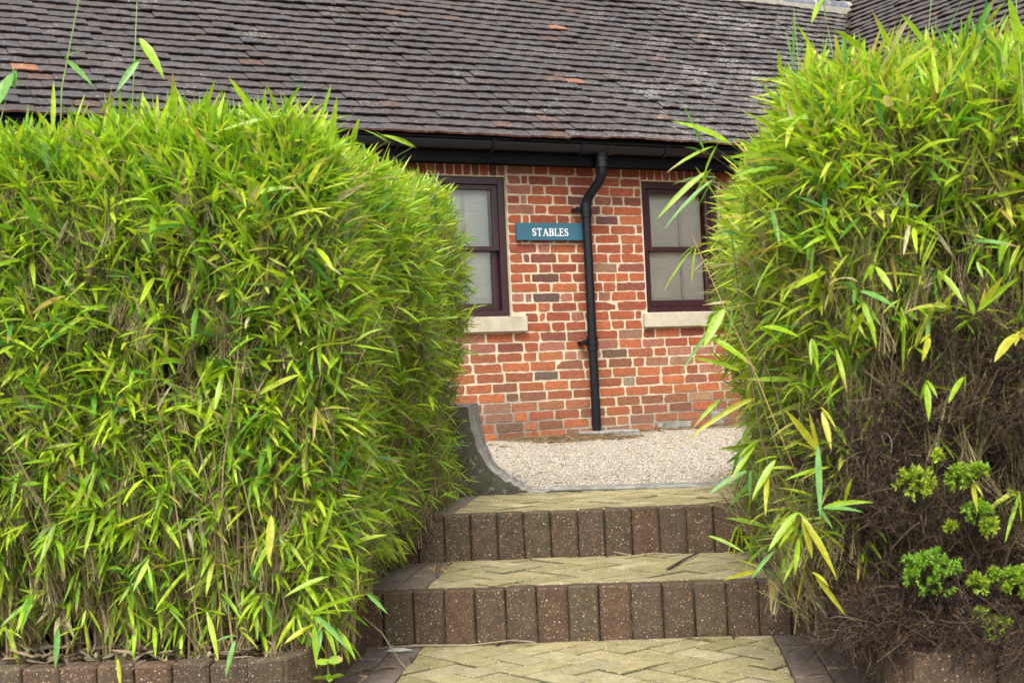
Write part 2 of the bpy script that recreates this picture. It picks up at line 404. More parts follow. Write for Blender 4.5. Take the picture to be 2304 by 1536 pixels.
# sash windows
def window(a, b):
    f = MB(); y0, y1 = .028, .12
    fr = .055
    f.bbox((a, y0, ZW0), (a + fr, y1, ZW1), .004); f.bbox((b - fr, y0, ZW0), (b, y1, ZW1), .004)
    f.bbox((a + fr, y0, ZW1 - fr), (b - fr, y1, ZW1), .004); f.bbox((a + fr, y0 - .006, ZW0), (b - fr, y1, ZW0 + .045), .004)
    fo = f.to(RB, 'window', M['maroon'])
    zm = 1.475
    for k, (z0, z1, yy) in enumerate(((zm - .002, ZW1 - fr - .002, .04), (ZW0 + .047, zm + .032, .078))):
        s = MB(); st = .045; x0, x1 = a + fr + .001, b - fr - .001; d = .034
        s.bbox((x0, yy, z0), (x0 + st, yy + d, z1), .005); s.bbox((x1 - st, yy, z0), (x1, yy + d, z1), .005)
        tb = .04 if k == 0 else .036; bb = .036 if k == 0 else .055
        s.bbox((x0 + st, yy + .001, z1 - tb), (x1 - st, yy + d - .001, z1), .005); s.bbox((x0 + st, yy + .001, z0), (x1 - st, yy + d - .001, z0 + bb), .005)
        so_ = s.to(RB, 'sash', M['maroon'], parent=fo)
        g = MB(); gy = yy + .018; xa, xb, za, zb = x0 + st - .003, x1 - st + .003, z0 + bb - .003, z1 - tb + .003
        g.add([(xa, gy, za), (xb, gy, za), (xb, gy, zb), (xa, gy, zb)], [(0, 1, 2, 3)])
        g.to(RB, 'pane', M['glass'], parent=fo)
    bl = MB(); ns = 46; V = []; xa, xb = a + fr + .02, b - fr - .045
    for i in range(ns * 2 + 1):
        z = ZW0 + .05 + (ZW1 - ZW0 - .12) * i / (ns * 2); y = .128 + (.0022 if i % 2 else 0)
        for q in range(6): V.append((xa + (xb - xa) * q / 5, y + .0012 * math.sin(i * .35 + q * 1.3), z + .002 * math.sin(q * 2 + i * .2)))
    F = [(i * 6 + q, i * 6 + q + 1, (i + 1) * 6 + q + 1, (i + 1) * 6 + q) for i in range(ns * 2) for q in range(5)]
    bl.add(V, F); bl.to(RB, 'blind', M['blind'], parent=fo)
    tp = MB(); xm = a + .42; tp.box((xm, .1195, ZW0 + .05), (xm + .028, .1210, ZW1 - .07)); tp.to(RB, 'blind_tape', M['tape'], parent=fo)
    dk = MB(); dk.box((a + .003, .19, ZW0), (b - .003, .195, ZW1)); dk.to(RB, 'dark_room', M['dark'], parent=fo)
    sl_ = MB(); sl_.bbox((a - .05, -.045, ZS0), (b + .111, .03, ZS1 - .001), .006, jit=.0008); sl_.to(RB, 'sill', M['sill'], parent=fo)
for a, b in WINS: window(a, b)

# eaves
mb = MB(); mb.bbox((WX0, -.20, 2.10), (WX1, -.17, 2.245), .003); mb.bbox((WX0, -.168, 2.135), (WX1, -.002, 2.15), .002)
mb.bbox((WX0, -.03, 2.118), (WX1, -.002, 2.133), .002)
mb.to(RB, 'fascia', M['fascia'])
# gutter: half round with joints, brackets
def half_round(mbb, x0, x1, yc, zc, r0, r1, n=14):
    V = []; F = []
    for x in (x0, x1):
        for rr in (r0, r1):
            for i in range(n + 1):
                a_ = math.pi * (1 + i / n); V.append((x, yc + rr * math.cos(a_), zc + rr * math.sin(a_)))
    k = n + 1
    for i in range(n):
        F.append((i, i + 1, 2 * k + i + 1, 2 * k + i)); F.append((k + i, 3 * k + i, 3 * k + i + 1, k + i + 1))
        F.append((i, k + i, k + i + 1, i + 1)); F.append((2 * k + i, 2 * k + i + 1, 3 * k + i + 1, 3 * k + i))
    F.append((0, 2 * k, 3 * k, k)); F.append((n, k + n, 3 * k + n, 2 * k + n))
    mbb.add(V, F)
GY, GZ = -.262, 2.243
g = MB(); half_round(g, WX0, WX1, GY, GZ, .058, .054)
for x in (1.2, 3.35, 7.4): half_round(g, x, x + .09, GY, GZ + .001, .0615, .0583)
for x in (5.235, 5.475): half_round(g, x, x + .035, GY, GZ + .001, .067, .0585)
half_round(g, 5.27, 5.475, GY, GZ + .0005, .0635, .0582)
go = g.to(RB, 'gutter', M['gutter'], smooth=False)
for x in (-.75, 0, .75, 1.5, 2.25, 3.0, 3.74, 4.49, 5.24, 5.99, 6.74, 7.5):
    b_ = MB(); half_round(b_, x - .014, x + .014, GY, GZ + .002, .069, .0585)
    b_.bbox((x - .012, GY - .066, GZ), (x + .012, GY - .05, GZ + .016), .003)
    b_.tube([(x, GY - .02, GZ - .06), (x - .01, GY - .0, GZ - .085), (x - .06, -.2, 2.15), (x - .13, -.165, 2.10)], .0035, 6)
    b_.to(RB, 'bracket', M['black'], parent=go)
# downpipe with swan neck
dp = MB(); px = 5.372
rp = .0375
dp.tube([(5.43, GY, 2.195), (5.43, GY, 2.135)], [.05, .041], 20)
dp.tube([(5.43, GY, 2.14), (5.43, GY, 2.07), (5.43, GY + .004, 2.04), (5.427, GY + .02, 2.01), (5.42, GY + .05, 1.97), (5.40, GY + .11, 1.915), (5.385, -.115, 1.875), (5.376, -.098, 1.845), (px, -.092, 1.82), (px, -.09, 1.79)], rp, 20)
dp.tube([(5.43, GY, 2.155), (5.43, GY, 2.135)], .051, 20); dp.tube([(5.43, GY, 2.10), (5.43, GY, 2.085)], .051, 20); dp.tube([(5.43, GY, 2.135), (5.43, GY, 2.10)], .046, 20)
dp.tube([(px, -.09, 1.80), (px, -.09, .06)], .0355, 24)
for zc in (1.775, .745):
    dp.tube([(px, -.09, zc + .045), (px, -.09, zc - .05)], .042, 24); dp.tube([(px, -.09, zc + .05), (px, -.09, zc + .036)], .047, 24)
    dp.tube([(px, -.09, zc - .0), (px, -.09, zc - .014)], .0485, 24); dp.tube([(px, -.09, zc - .04), (px, -.09, zc - .052)], .046, 24)
dpo = dp.to(RB, 'downpipe', M['black'], smooth=False)
for zc in (1.775, .745):
    b_ = MB()
    for sg in (-1,):
        b_.bbox((px + sg * .052 - .028, -.078, zc - .012), (px + sg * .052 + .028, -.052, zc + .026), .007)
        b_.tube([(px + sg * .067, -.085, zc + .007), (px + sg * .067, .0, zc + .007)], .019, 14)
        b_.tube([(px + sg * .067, -.094, zc + .007), (px + sg * .067, -.085, zc + .007)], .010, 8)
    b_.to(RB, 'pipe_bracket', M['black'], parent=dpo)

# roof tiles
PH = rad(43); TP = math.tan(PH); EY, EZ = -.345, 2.262; RY = 1.69; RZ = EZ + (RY - EY) * TP
VX, VY = 9.66, 1.60                      # top of the valley
def tilecol(x, y, up, n=1):
    p = R.random()
    if p < .004: c = np.array((.22, .10, .055))
    elif p < .04: c = np.array((.098, .060, .048))
    elif p < .3: c = np.array((.070, .056, .051))
    elif p < .5: c = np.array((.061, .055, .057))
    else: c = np.array((.066, .055, .053))
    return c * R.uniform(.90, 1.10)
def lichen(x, yy):       # pale lichen gathers on the middle of the main roof
    g1 = math.exp(-((x - 6.3 - .9 * yy) ** 2 / 1.8)) * .5; g2 = .16
    return min(1, g1 + g2)
def tile_set(mbb, O, AX, UPV, NRM, n_rows, x0, x1, keep, wing=False):
    tw = .166; g_ = .1
    for r_ in range(n_rows):
        off = (r_ % 2) * tw / 2
        k = int((x1 - x0) / tw) + 1
        for i in range(k):
            xl = x0 + off + i * tw
            if not keep(xl + tw / 2, r_ * g_ + .05): continue
            lowh = .038 + R.normal(0, .003); tl = .145 + R.normal(0, .01); up0 = r_ * g_ + R.normal(0, .0035); rot = R.normal(0, .010)
            sag = .012 * math.sin(xl * 1.3 + r_ * .13) + .006 * math.sin(xl * 3.7 + r_ * .3)
            cam_ = R.uniform(.001, .0045); th = .015; gap = .0012
            c = tilecol(xl, r_, 0)
            if r_ == 0: cb = np.array((.23, .075, .045))
            else: cb = c * .2  # butts and undersides darkened: shadow line between courses put into the colour
            V = []; C = []
            lf = lichen(xl, r_ * g_) if not wing else .1
            for (uu, hh) in ((0, lowh), (tl, lowh - tl * .19)):
                for top in (1, 0):
                    for q in range(5):
                        f = q / 4; xx = xl + gap + (tw - 2 * gap) * f; du = (f - .5) * tw * rot + (.004 * math.sin(f * 9 + i) if uu == 0 else 0)
                        h = hh + cam_ * (1 - (2 * f - 1) ** 2) - (0 if top else th) + sag
                        V.append(O + AX * xx + UPV * (up0 + uu + du) + NRM * h); C.append((*(c if top else cb), lf))
            F = []
            for q in range(4):
                F.append((q, q + 1, 10 + q + 1, 10 + q)); F.append((5 + q, q + 5 + 1, q + 1, q)); F.append((5 + q, 15 + q, 15 + q + 1, 5 + q + 1))
            F.append((0, 10, 15, 5)); F.append((4, 9, 19, 14))
            b = len(mbb.v); mbb.v.extend([tuple(v) for v in V]); mbb.f.extend([tuple(t + b for t in f) for f in F]); mbb.c.extend(C)
def roofmat():
    m, nt, b = base_mat('roof_tile', .82, .3); v = coords(nt); a = attr(nt)
    c = mix(nt, 1.0, a.outputs['Color'], gray(nt, noise(nt, v, 24, 5, .7, (.3, .7, .62, 1.35))), 'MULTIPLY')
    c = mix(nt, 1.0, c, gray(nt, noise(nt, v, 170, 3, .6, (.3, .7, .65, 1.4))), 'MULTIPLY')
    l1 = noise(nt, coords(nt, (1, 1.3, 1.3)), 46, 7, .8); l2 = noise(nt, v, 3.0, 3, .6)
    s_ = math_(nt, 'ADD', l1, math_(nt, 'MULTIPLY', math_(nt, 'SUBTRACT', l2, .5), .30)); s_ = math_(nt, 'ADD', s_, math_(nt, 'MULTIPLY', a.outputs['Alpha'], .13))
    mr = N(nt, 'ShaderNodeMapRange'); mr.inputs['From Min'].default_value = .622; mr.inputs['From Max'].default_value = .68; mr.inputs['To Max'].default_value = .62
    nt.links.new(s_, mr.inputs['Value'])
    c = mix(nt, noise(nt, v, 55, 4, .7, (.6, .72, 0, .5)), c, (.24, .22, .17))
    c = mix(nt, mr.outputs[0], c, (.48, .47, .44)); nt.links.new(c, b.inputs['Base Color'])
    bump(nt, b, noise(nt, v, 90, 5, .7), .7, .003); return m
M['tile'] = roofmat()
rb = MB(); rb.add([(WX0 - .2, EY + .01, EZ - .012), (9.9, EY + .01, EZ - .012), (9.9, RY, RZ - .012), (WX0 - .2, RY, RZ - .012), (9.9, 5.1, EZ), (WX0 - .2, 5.1, EZ)], [(0, 1, 2, 3), (3, 2, 4, 5)])
roof = rb.to(RB, 'roof', M['dark'])
tl_ = MB(); upv = np.array([0, math.cos(PH), math.sin(PH)]); nrm = np.array([0, -math.sin(PH), math.cos(PH)])
nr = int((RY - EY) / math.cos(PH) / .1)
tile_set(tl_, np.array([0, EY, EZ]), np.array([1., 0, 0]), upv, nrm, nr, WX0 - .2, 9.9, lambda x, u_: (VY - (EY + u_ * math.cos(PH))) > (x - VX) * -1 * -1 - 0 and x < VX - (VY - (EY + u_ * math.cos(PH))) + .03)
child(RB, 'roof_tiles', tl_.v, tl_.f, M['tile'], np.array(tl_.c), parent=roof)
# ridge
rg = MB(); x = VX - .05
while x > WX0:
    L = .44; x0 = x - L
    n = 8; V = []
    for xx in (x0 + .006, x - .004):
        for i in range(n + 1):
            a_ = math.pi * i / n; V.append((xx, RY - .125 * math.cos(a_), RZ - .035 + .105 * math.sin(a_)))
    F = [(i, n + 1 + i, n + 2 + i, i + 1) for i in range(n)] + [tuple(range(n + 1))[::-1], tuple(range(n + 1, 2 * n + 2))]
    rg.add(V, F); x = x0
rgo = rg.to(RB, 'ridge', M['slate'], smooth=False)
rm = MB(); x = VX - .05
while x > WX0:
    n = 8
    V = []
    for k_, xx in enumerate((x - .018, x + .016 + (.03 if x > VX - .1 else 0))):
        for i in range(n + 1):
            a_ = math.pi * i / n; V.append((xx, RY - .131 * math.cos(a_), RZ - .035 + .111 * math.sin(a_)))
    rm.add(V, [(i, n + 1 + i, n + 2 + i, i + 1) for i in range(n)] + [tuple(range(n + 1))[::-1], tuple(range(n + 1, 2 * n + 2))]); x -= .44
rm.bbox((WX0, RY - .15, RZ - .14), (VX - .03, RY - .11, RZ - .035), .01, jit=.004)
rm.to(RB, 'ridge_mortar', M['rmortar'], parent=rgo)
# projecting wing on the right: its roof slope faces left
WEX = VX - (VY - EY) ; WEZ = RZ - (VY + (RY - VY) - EY) * TP
wz = RZ - (VX - WEX) * TP
LS = 34; u3 = np.array([math.cos(PH), 0, math.sin(PH)]); n3 = np.array([-math.sin(PH), 0, math.cos(PH)])
O3 = np.array([WEX, 0, wz])
TXP = WEX + (LS + 6) * .1 * math.cos(PH)
wr = MB()
zt = wz + (TXP - WEX) * TP
wr.add([(WEX + .01, -6, wz - .012), (WEX + .01, 0, wz - .012), (VX, 2.0, RZ - .012), (TXP, 5, zt - .012), (TXP, -6, zt - .012), (TXP + 3.5, -6, wz), (TXP + 3.5, 5, wz)], [(0, 1, 2, 3, 4)[::-1], (4, 3, 6, 5)[::-1]])
wing = wr.to(RB, 'roof', M['dark'])
t2 = MB()
tile_set(t2, O3, np.array([0., 1, 0]), u3, n3, LS + 5, -3.2, 3.6, lambda y, u_: (WEX + u_ * math.cos(PH) > VX - .04) or y < VY - (VX - (WEX + u_ * math.cos(PH))) - .02 , True)
child(RB, 'roof_tiles', t2.v, t2.f, M['tile'], np.array(t2.c), parent=wing)
vm = MB()       # mossy debris lying in the valley
for i in range(260):
    q = R.random(); p = np.array([VX - .02, VY, RZ - .07]) + np.array([-1, -1, -TP]) * q * 1.6 + R.normal(0, .035, 3) * np.array([1, 1, .4]) + np.array([0, 0, .03])
    s_ = R.uniform(.008, .028); vm.bbox(p - s_, p + s_ * np.array([1.3, 1, .7]), s_ * .4, np.array((.09, .075, .045)) * R.uniform(.5, 1.5), s_ * .2)
vm.to(RB, 'valley_debris', M['soil'], parent=wing)
ww = MB(); ww.box((7.921, -5.8, -.5), (8.1, -.001, wz + .05), (.34, .10, .05)); ww.to(RB, 'wing_wall', M['brick'])

# sign
SG = Root('wall_sign', (5.08, -.018, 1.545), 'w', 'teal wooden sign board reading STABLES fixed to the brick wall left of the downpipe', 'sign')
sb = MB(); sb.bbox((4.787, -.042, 1.546), (5.372, -.012, 1.681), .003); sb.to(SG, 'board', M['sign'])
for xb_ in (4.85, 5.25): bt = MB(); bt.box((xb_, -.0125, 1.56), (xb_ + .05, -.004, 1.67)); bt.to(SG, 'batten', M['dark'])
lt = MB(); LZ, LH, LX, LW = 1.5805, .0585, 4.915, .322
pos = [0]; adv = {'S': .60, 'T': .74, 'A': .80, 'B': .70, 'L': .64, 'E': .68}
word = 'STABLES'; tot = sum(adv[c] for c in word); kx = LW / tot
layer = [0]
def stroke(P, x):
    """flat polygon P in letter units -> thin raised shape"""
    layer[0] = (layer[0] + 1) % 9; y = -.0424 - layer[0] * .00012
    V = [(x + a * kx, y, LZ + b * LH) for a, b in P]; n = len(V)
    V2 = [(a, -.0415, c) for a, b, c in V]
    lt.add(V + V2, [tuple(range(n))] + [(i, i + n, (i + 1) % n + n, (i + 1) % n) for i in range(n)])
def rc(x, a, b, c, d): stroke([(a, c), (b, c), (b, d), (a, d)], x)
def band(x, pts, ws):
    pts = np.array(pts, float)
    for i in range(len(pts) - 1):
        d = pts[i + 1] - pts[i]; n_ = np.array([-d[1], d[0]]) / np.linalg.norm(d); e = d / np.linalg.norm(d) * .012
        a0, a1 = ws[i] / 2, ws[i + 1] / 2
        stroke([tuple(pts[i] - e - n_ * a0), tuple(pts[i + 1] + e - n_ * a1), tuple(pts[i + 1] + e + n_ * a1), tuple(pts[i] - e + n_ * a0)], x)
def arc(cx, cy, rx, ry, a0, a1, n=10): return [(cx + rx * math.cos(rad(a0 + (a1 - a0) * i / n)), cy + ry * math.sin(rad(a0 + (a1 - a0) * i / n))) for i in range(n + 1)]
x = LX
for ch in word:
    if ch == 'S':
        up_ = arc(.27, .74, .17, .215, 25, 250, 10); dn_ = arc(.27, .265, .185, .225, 70, -160, 10)
        pts = up_ + dn_; n_ = len(pts); ws = [.06 + .09 * math.sin(math.pi * i / (n_ - 1)) ** 2 for i in range(n_)]
        band(x, pts, ws); rc(x, .40, .45, .70, .98); rc(x, .06, .11, .02, .32)
    if ch == 'T': rc(x, .285, .40, 0, 1); rc(x, .02, .66, .91, 1); rc(x, .02, .07, .74, .93); rc(x, .61, .66, .74, .93); rc(x, .18, .50, 0, .07)
    if ch == 'A':
        stroke([(.10, 0), (.16, 0), (.41, .93), (.36, 1)], x); stroke([(.36, 1), (.43, 1), (.74, 0), (.59, 0), (.33, .90)], x)
        rc(x, .20, .56, .30, .37); rc(x, 0, .26, 0, .06); rc(x, .48, .80, 0, .06)
    if ch == 'B':
        rc(x, .105, .22, 0, 1); rc(x, .02, .34, .93, 1); rc(x, .02, .34, 0, .07); rc(x, .22, .36, .49, .56)
        band(x, [(.30, .965)] + arc(.34, .745, .17, .22, 90, -90, 8) + [(.3, .525)], [.07] * 2 + [.10, .12, .14, .14, .14, .12, .10, .07, .07])
        band(x, [(.30, .525)] + arc(.36, .28, .20, .245, 90, -90, 8) + [(.3, .035)], [.07] * 2 + [.10, .13, .15, .15, .15, .13, .10, .07, .07])
    if ch == 'L': rc(x, .105, .22, 0, 1); rc(x, .02, .34, .93, 1); rc(x, .02, .58, 0, .08); rc(x, .53, .58, .06, .30)
    if ch == 'E':
        rc(x, .105, .22, 0, 1); rc(x, .02, .56, .92, 1); rc(x, .02, .60, 0, .08); rc(x, .22, .44, .47, .54); rc(x, .41, .45, .38, .63)
        rc(x, .52, .56, .74, .94); rc(x, .555, .60, .06, .28)
    x += adv[ch] * kx
lt.to(SG, 'lettering', M['white'])

# slab under the downpipe
s_ = MB(); s_.bbox((5.20, -.34, .022), (5.60, -.03, .072), .006, (.27, .27, .24), .002)
single('stone_slab', (5.4, -.18, .02), s_.v, s_.f, M['concrete'], 'w', 'small grey concrete slab on the gravel under the black downpipe', 'slab', colr=s_.c)

# ------------------------------------------------------------------ grounds
def gz(y): return max(0., .045 * (y + 3.6) / 3.6)
nx, ny = 40, 30; V = []; C = []
for j in range(ny + 1):
    for i in range(nx + 1):
        x = -4 + 14 * i / nx; y = -6.5 + 6.6 * (j / ny) ** .8
        V.append((x, y, -.002 + max(0, gz(y)))); C.append([min(1, max(0, (-y - .05) / .8))] * 3)
F = [(j * (nx + 1) + i, j * (nx + 1) + i + 1, (j + 1) * (nx + 1) + i + 1, (j + 1) * (nx + 1) + i) for j in range(ny) for i in range(nx)]
# keep only the yard behind the concrete kerb
Va = np.array(V); tt = (Va - np.array([CAM[0], CAM[1], 0])) @ N2
F = [f for f in F if max(tt[list(f)]) > 6.02]
Va2 = Va.copy(); low = tt < 6.05; Va2[low] += N2 * (6.05 - tt[low])[:, None]
single('gravel_yard', (5, -2, 0), Va2, F, M['gravel'], 'w', kind='structure', colr=C)
# loose stones
ns = 46000; T = R.uniform(6.14, 10.8, ns * 3); S = R.uniform(-.18, .12, ns * 3) * T
P = np.array([CAM[0], CAM[1], 0]) + U2 * S[:, None] + N2 * T[:, None]; ok = (P[:, 1] < -.03); P = P[ok][:ns]
P[:, 2] = np.maximum(0, .045 * (P[:, 1] + 3.6) / 3.6) + .0005; n = len(P)
base = np.array([(1, 0, 0), (.3, .95, 0), (-.8, .6, 0), (-.8, -.6, 0), (.3, -.95, 0), (.1, .1, .75)])
ang = R.uniform(0, 6.3, n); sz = R.uniform(.0022, .0048, n); ca, sa = np.cos(ang), np.sin(ang)
B = base[None] * R.uniform(.7, 1.3, (n, 6, 1)) * sz[:, None, None]
Vx = B[..., 0] * ca[:, None] - B[..., 1] * sa[:, None] + P[:, 0:1]; Vy = B[..., 0] * sa[:, None] + B[..., 1] * ca[:, None] + P[:, 1:2]; Vz = B[..., 2] + P[:, 2:3]
VV = np.stack([Vx, Vy, Vz], -1).reshape(-1, 3); fb = np.array([(0, 1, 5), (1, 2, 5), (2, 3, 5), (3, 4, 5), (4, 0, 5)])
FF = (fb[None] + (np.arange(n) * 6)[:, None, None]).reshape(-1, 3)
cc = np.array([(.45, .40, .32), (.40, .33, .235), (.55, .52, .45), (.28, .22, .15), (.14, .125, .11)])[R.choice(5, n, p=[.32, .24, .22, .12, .10])]
single('loose_gravel', (5, -2, 0), VV, FF, attr_mat('stone_chip', .9, .2, (40, .9, 1.1), (200, .9, 1.1), .1, .001), 'w',
       'loose pale gravel chippings strewn over the yard', 'gravel', kind='stuff', colr=np.repeat(cc, 6, 0))
gm = MB(); gm.add([(-60, -60, -.50), (60, -60, -.50), (60, 60, -.50), (-60, 60, -.50)], [(0, 1, 2, 3)], (.10, .075, .05))
single('ground', (0, 0, -.5), gm.v, gm.f, M['soil'], 'w', kind='structure', colr=gm.c)

# clip polygon to an axis aligned box
def clip(poly, x0, x1, y0, y1):
    def cut(P, f, inter):
        out = []
        for i in range(len(P)):
            a, b = P[i], P[(i + 1) % len(P)]
            if f(a): out.append(a)
            if f(a) != f(b): out.append(inter(a, b))
        return out
    for ax, val, sg in ((0, x0, 1), (0, x1, -1), (1, y0, 1), (1, y1, -1)):
        if not poly: return []
        f = lambda p: sg * (p[ax] - val) >= 0
        def inter(a, b):
            t = (val - a[ax]) / (b[ax] - a[ax]); return (a[0] + (b[0] - a[0]) * t, a[1] + (b[1] - a[1]) * t)
        poly = cut(poly, f, inter)
    return poly
def area(p): return .5 * sum(p[i][0] * p[(i + 1) % len(p)][1] - p[(i + 1) % len(p)][0] * p[i][1] for i in range(len(p)))
YC = [(.34, .285, .150), (.31, .262, .132), (.36, .305, .178), (.29, .245, .118)]
def herring(mbb, x0, x1, y0, y1, z, a0=45, seed=0):
    """herringbone of 200 x 100 blocks"""
    a, b, g_ = .2, .1, .0036; ca, sa = math.cos(rad(a0)), math.sin(rad(a0))
    for i in range(-40, 60):
        for j in range(-40, 60):
            for k in (0, 1):
                ox = i * b + j * a; oy = -i * b + j * a      # lattice of the L-shaped pairs
                r4 = (ox + g_, ox + a - g_, oy + g_, oy + b - g_) if k == 0 else (ox + a + g_, ox + a + b - g_, oy + g_, oy + a - g_)
                P = [(r4[0], r4[2]), (r4[1], r4[2]), (r4[1], r4[3]), (r4[0], r4[3])]
                P = [(p[0] * ca - p[1] * sa + .03, p[0] * sa + p[1] * ca + y0) for p in P]
                if max(p[0] for p in P) < x0 or min(p[0] for p in P) > x1 or max(p[1] for p in P) < y0 or min(p[1] for p in P) > y1: continue
                Q = clip(P, x0 + .002, x1 - .002, y0 + .002, y1 - .002)
                if len(Q) < 3 or abs(area(Q)) < 4e-5: continue
                if area(Q) < 0: Q = Q[::-1]
                c = np.array(YC[R.integers(4)]) * R.uniform(.85, 1.12)
                dz = R.normal(0, .002)
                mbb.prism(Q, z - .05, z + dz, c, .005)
PC = [(.080, .051, .031), (.072, .049, .031), (.086, .050, .030), (.073, .054, .032), (.076, .051, .034)]
PT = [(.145, .112, .094), (.13, .104, .090), (.155, .118, .096)]
def pc(top=False): L = PT if top else PC; return np.array(L[R.integers(len(L))]) * R.uniform(.9, 1.08)
SL, SR = -.955, .56     # left and right edge of path and steps
YL, YR = -.755, .36     # yellow part
def border(mbb, x0, x1, y0, y1, z):
    for k in range(2):
        w_ = (x1 - x0) / 2; y = y0 - (.1 if k else 0)
        while y < y1:
            a_ = max(y, y0) + .002; b_ = min(y + .2, y1) - .002
            if b_ - a_ > .01: mbb.bbox((x0 + k * w_ + .002, a_, z - .05), (x0 + (k + 1) * w_ - .002, b_, z + R.normal(0, .0012)), .004, pc(True), .0005)
            y += .2
ZP, Z1, Z2 = -.345, -.1725, 0.0
T1, T2, TK = 4.40, 5.115, 5.95
# lower path
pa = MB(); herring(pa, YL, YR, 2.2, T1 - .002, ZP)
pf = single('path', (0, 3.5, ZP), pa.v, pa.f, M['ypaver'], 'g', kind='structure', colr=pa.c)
pb = MB(); border(pb, SL + .0, YL, 2.2, T1 - .002, ZP); border(pb, YR, SR, 2.2, T1 - .002, ZP)
single('path_edging', (0, 3.5, ZP), pb.v, pb.f, M['paver'], 'g', kind='structure', colr=pb.c)
pm = MB(); pm.box((-3.6, .6, ZP - .1), (3.6, 3.30, ZP - .008), (.10, .075, .06)); pm.box((SL, 3.302, ZP - .1), (SR, T1, ZP - .009), (.045, .038, .024))
single('pavement', (0, 3, ZP), pm.v, pm.f, M['concrete'], 'g', kind='structure', colr=pm.c)
# steps
ST_ = Root('garden_steps', (-.2, T1, ZP), 'g', 'two wide steps of brown upright pavers with yellow herringbone treads between the bamboo hedges', 'steps')
def step(t0, t1, zb, zt, lab):
    r = MB(); x = SL - .03 + R.uniform(-.01, 0)
    while x < SR + .12:
        w_ = .1; r.bbox((x + .0018, t0 + R.normal(0, .0015), zb - .03), (x + w_ - .0018, t0 + .064, zt + R.normal(0, .0012)), .0055, pc(), .0008); x += w_ + .0008
    ro = r.to(ST_, 'riser', M['paver'], label=lab)
    for xa, xb in ((SL, YL), (YR, SR + .1)):
        b_ = MB(); border(b_, xa, xb, t0 + .066, t1 - .002, zt); b_.to(ST_, 'tread_edging', M['paver'])
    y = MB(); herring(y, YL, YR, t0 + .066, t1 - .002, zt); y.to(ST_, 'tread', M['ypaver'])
    k = MB(); k.box((SL, t0 + .02, zb - .04), (SR + .1, t1 - .001, zt - .009), (.035, .028, .018)); k.to(ST_, 'mortar_bed', M['concrete'])
step(T1, T2, ZP, Z1, 'lower riser'); step(T2, TK, Z1, Z2, 'upper riser')
# side blocks on the left flank of the steps
sbk = MB()
for t0, t1, zb, zt in ((T1, T2, ZP, Z1), (T2, TK, Z1, Z2)):
    y = t0 + .066
    while y < t1 - .02:
        sbk.bbox((SL - .05, y + .002, zb - .05), (SL - .002, min(y + .1, t1) - .002, zt - .003), .005, pc(), .001); y += .1
sbk.to(ST_, 'side_blocks', M['paver'])

# kerbs of the two raised beds
def kerb(name, pts, z0, zt, label):
    """upright 100 mm blocks along a polyline (garden frame)"""
    pts = np.array(pts, float); seg = np.linalg.norm(np.diff(pts, axis=0), axis=1); L = np.concatenate([[0], np.cumsum(seg)])
    m = MB(); n_ = int(L[-1] / .1015)
    def at(l):
        i = min(np.searchsorted(L, l, 'right') - 1, len(seg) - 1); f = (l - L[i]) / seg[i]; return pts[i] + (pts[i + 1] - pts[i]) * f
    for i in range(n_):
        a, b = at(i * .1015 + .002), at(i * .1015 + .0995); d = (b - a) / np.linalg.norm(b - a); nn = np.array([-d[1], d[0]])
        mm = MB(); mm.bbox((0, 0, z0), (np.linalg.norm(b - a), .065, zt + R.normal(0, .0018)), .006, pc(), .001)
        c = pc(); topc = c * 1.1
        V = [(*(a + d * v[0] + nn * (v[1] + 0)), v[2]) for v in mm.v]; m.add(V, mm.f, c)
    q = pts[len(pts) // 2]
    return single(name, (q[0], q[1], z0), m.v, m.f, M['paver'], 'g', label, 'kerb', colr=m.c)
arc_l = [(-1.08 + .15 * math.sin(a), 3.63 - .15 * math.cos(a)) for a in np.linspace(0, math.pi / 2, 8)]
kerb('bed_kerb', [(-3.4, 3.48)] + arc_l + [(-.93, 4.395)], -.42, -.2, 'low kerb of upright brown pavers along the left hedge, curving round to the steps')
arc_r = [(.70 - .15 * math.cos(a), 3.50 - .15 * math.sin(a)) for a in np.linspace(0, math.pi / 2, 8)]
kerb('bed_kerb', [(.55, 4.39)] + arc_r + [(3.4, 3.36)], -.42, -.2, 'low dark kerb of upright pavers under the dead brown shrub on the right')
# soil in the beds
def bed(name, x0, x1, y0, y1, zf, hole=None):
    nx, ny = 50, 50; V = []
    for j in range(ny + 1):
        for i in range(nx + 1):
            x = x0 + (x1 - x0) * i / nx; y = y0 + (y1 - y0) * j / ny
            V.append((x, y, zf(x, y) + R.normal(0, .008)))
    F = [(j * (nx + 1) + i, j * (nx + 1) + i + 1, (j + 1) * (nx + 1) + i + 1, (j + 1) * (nx + 1) + i) for j in range(ny) for i in range(nx)]
    single(name, ((x0 + x1) / 2, (y0 + y1) / 2, -.25), V, F, M['soil'], 'g', kind='structure', colr=[(.075, .052, .038)] * len(V))
slope = lambda x, y: -.235 + .02 * math.sin(x * 9) + max(0, min(1, (y - 4.1) / 1.6)) * .21
bed('soil_bed', -3.4, SL - .053, 3.55, 5.94, slope)
bed('soil_bed', .625, 3.4, 3.43, 5.94, slope)

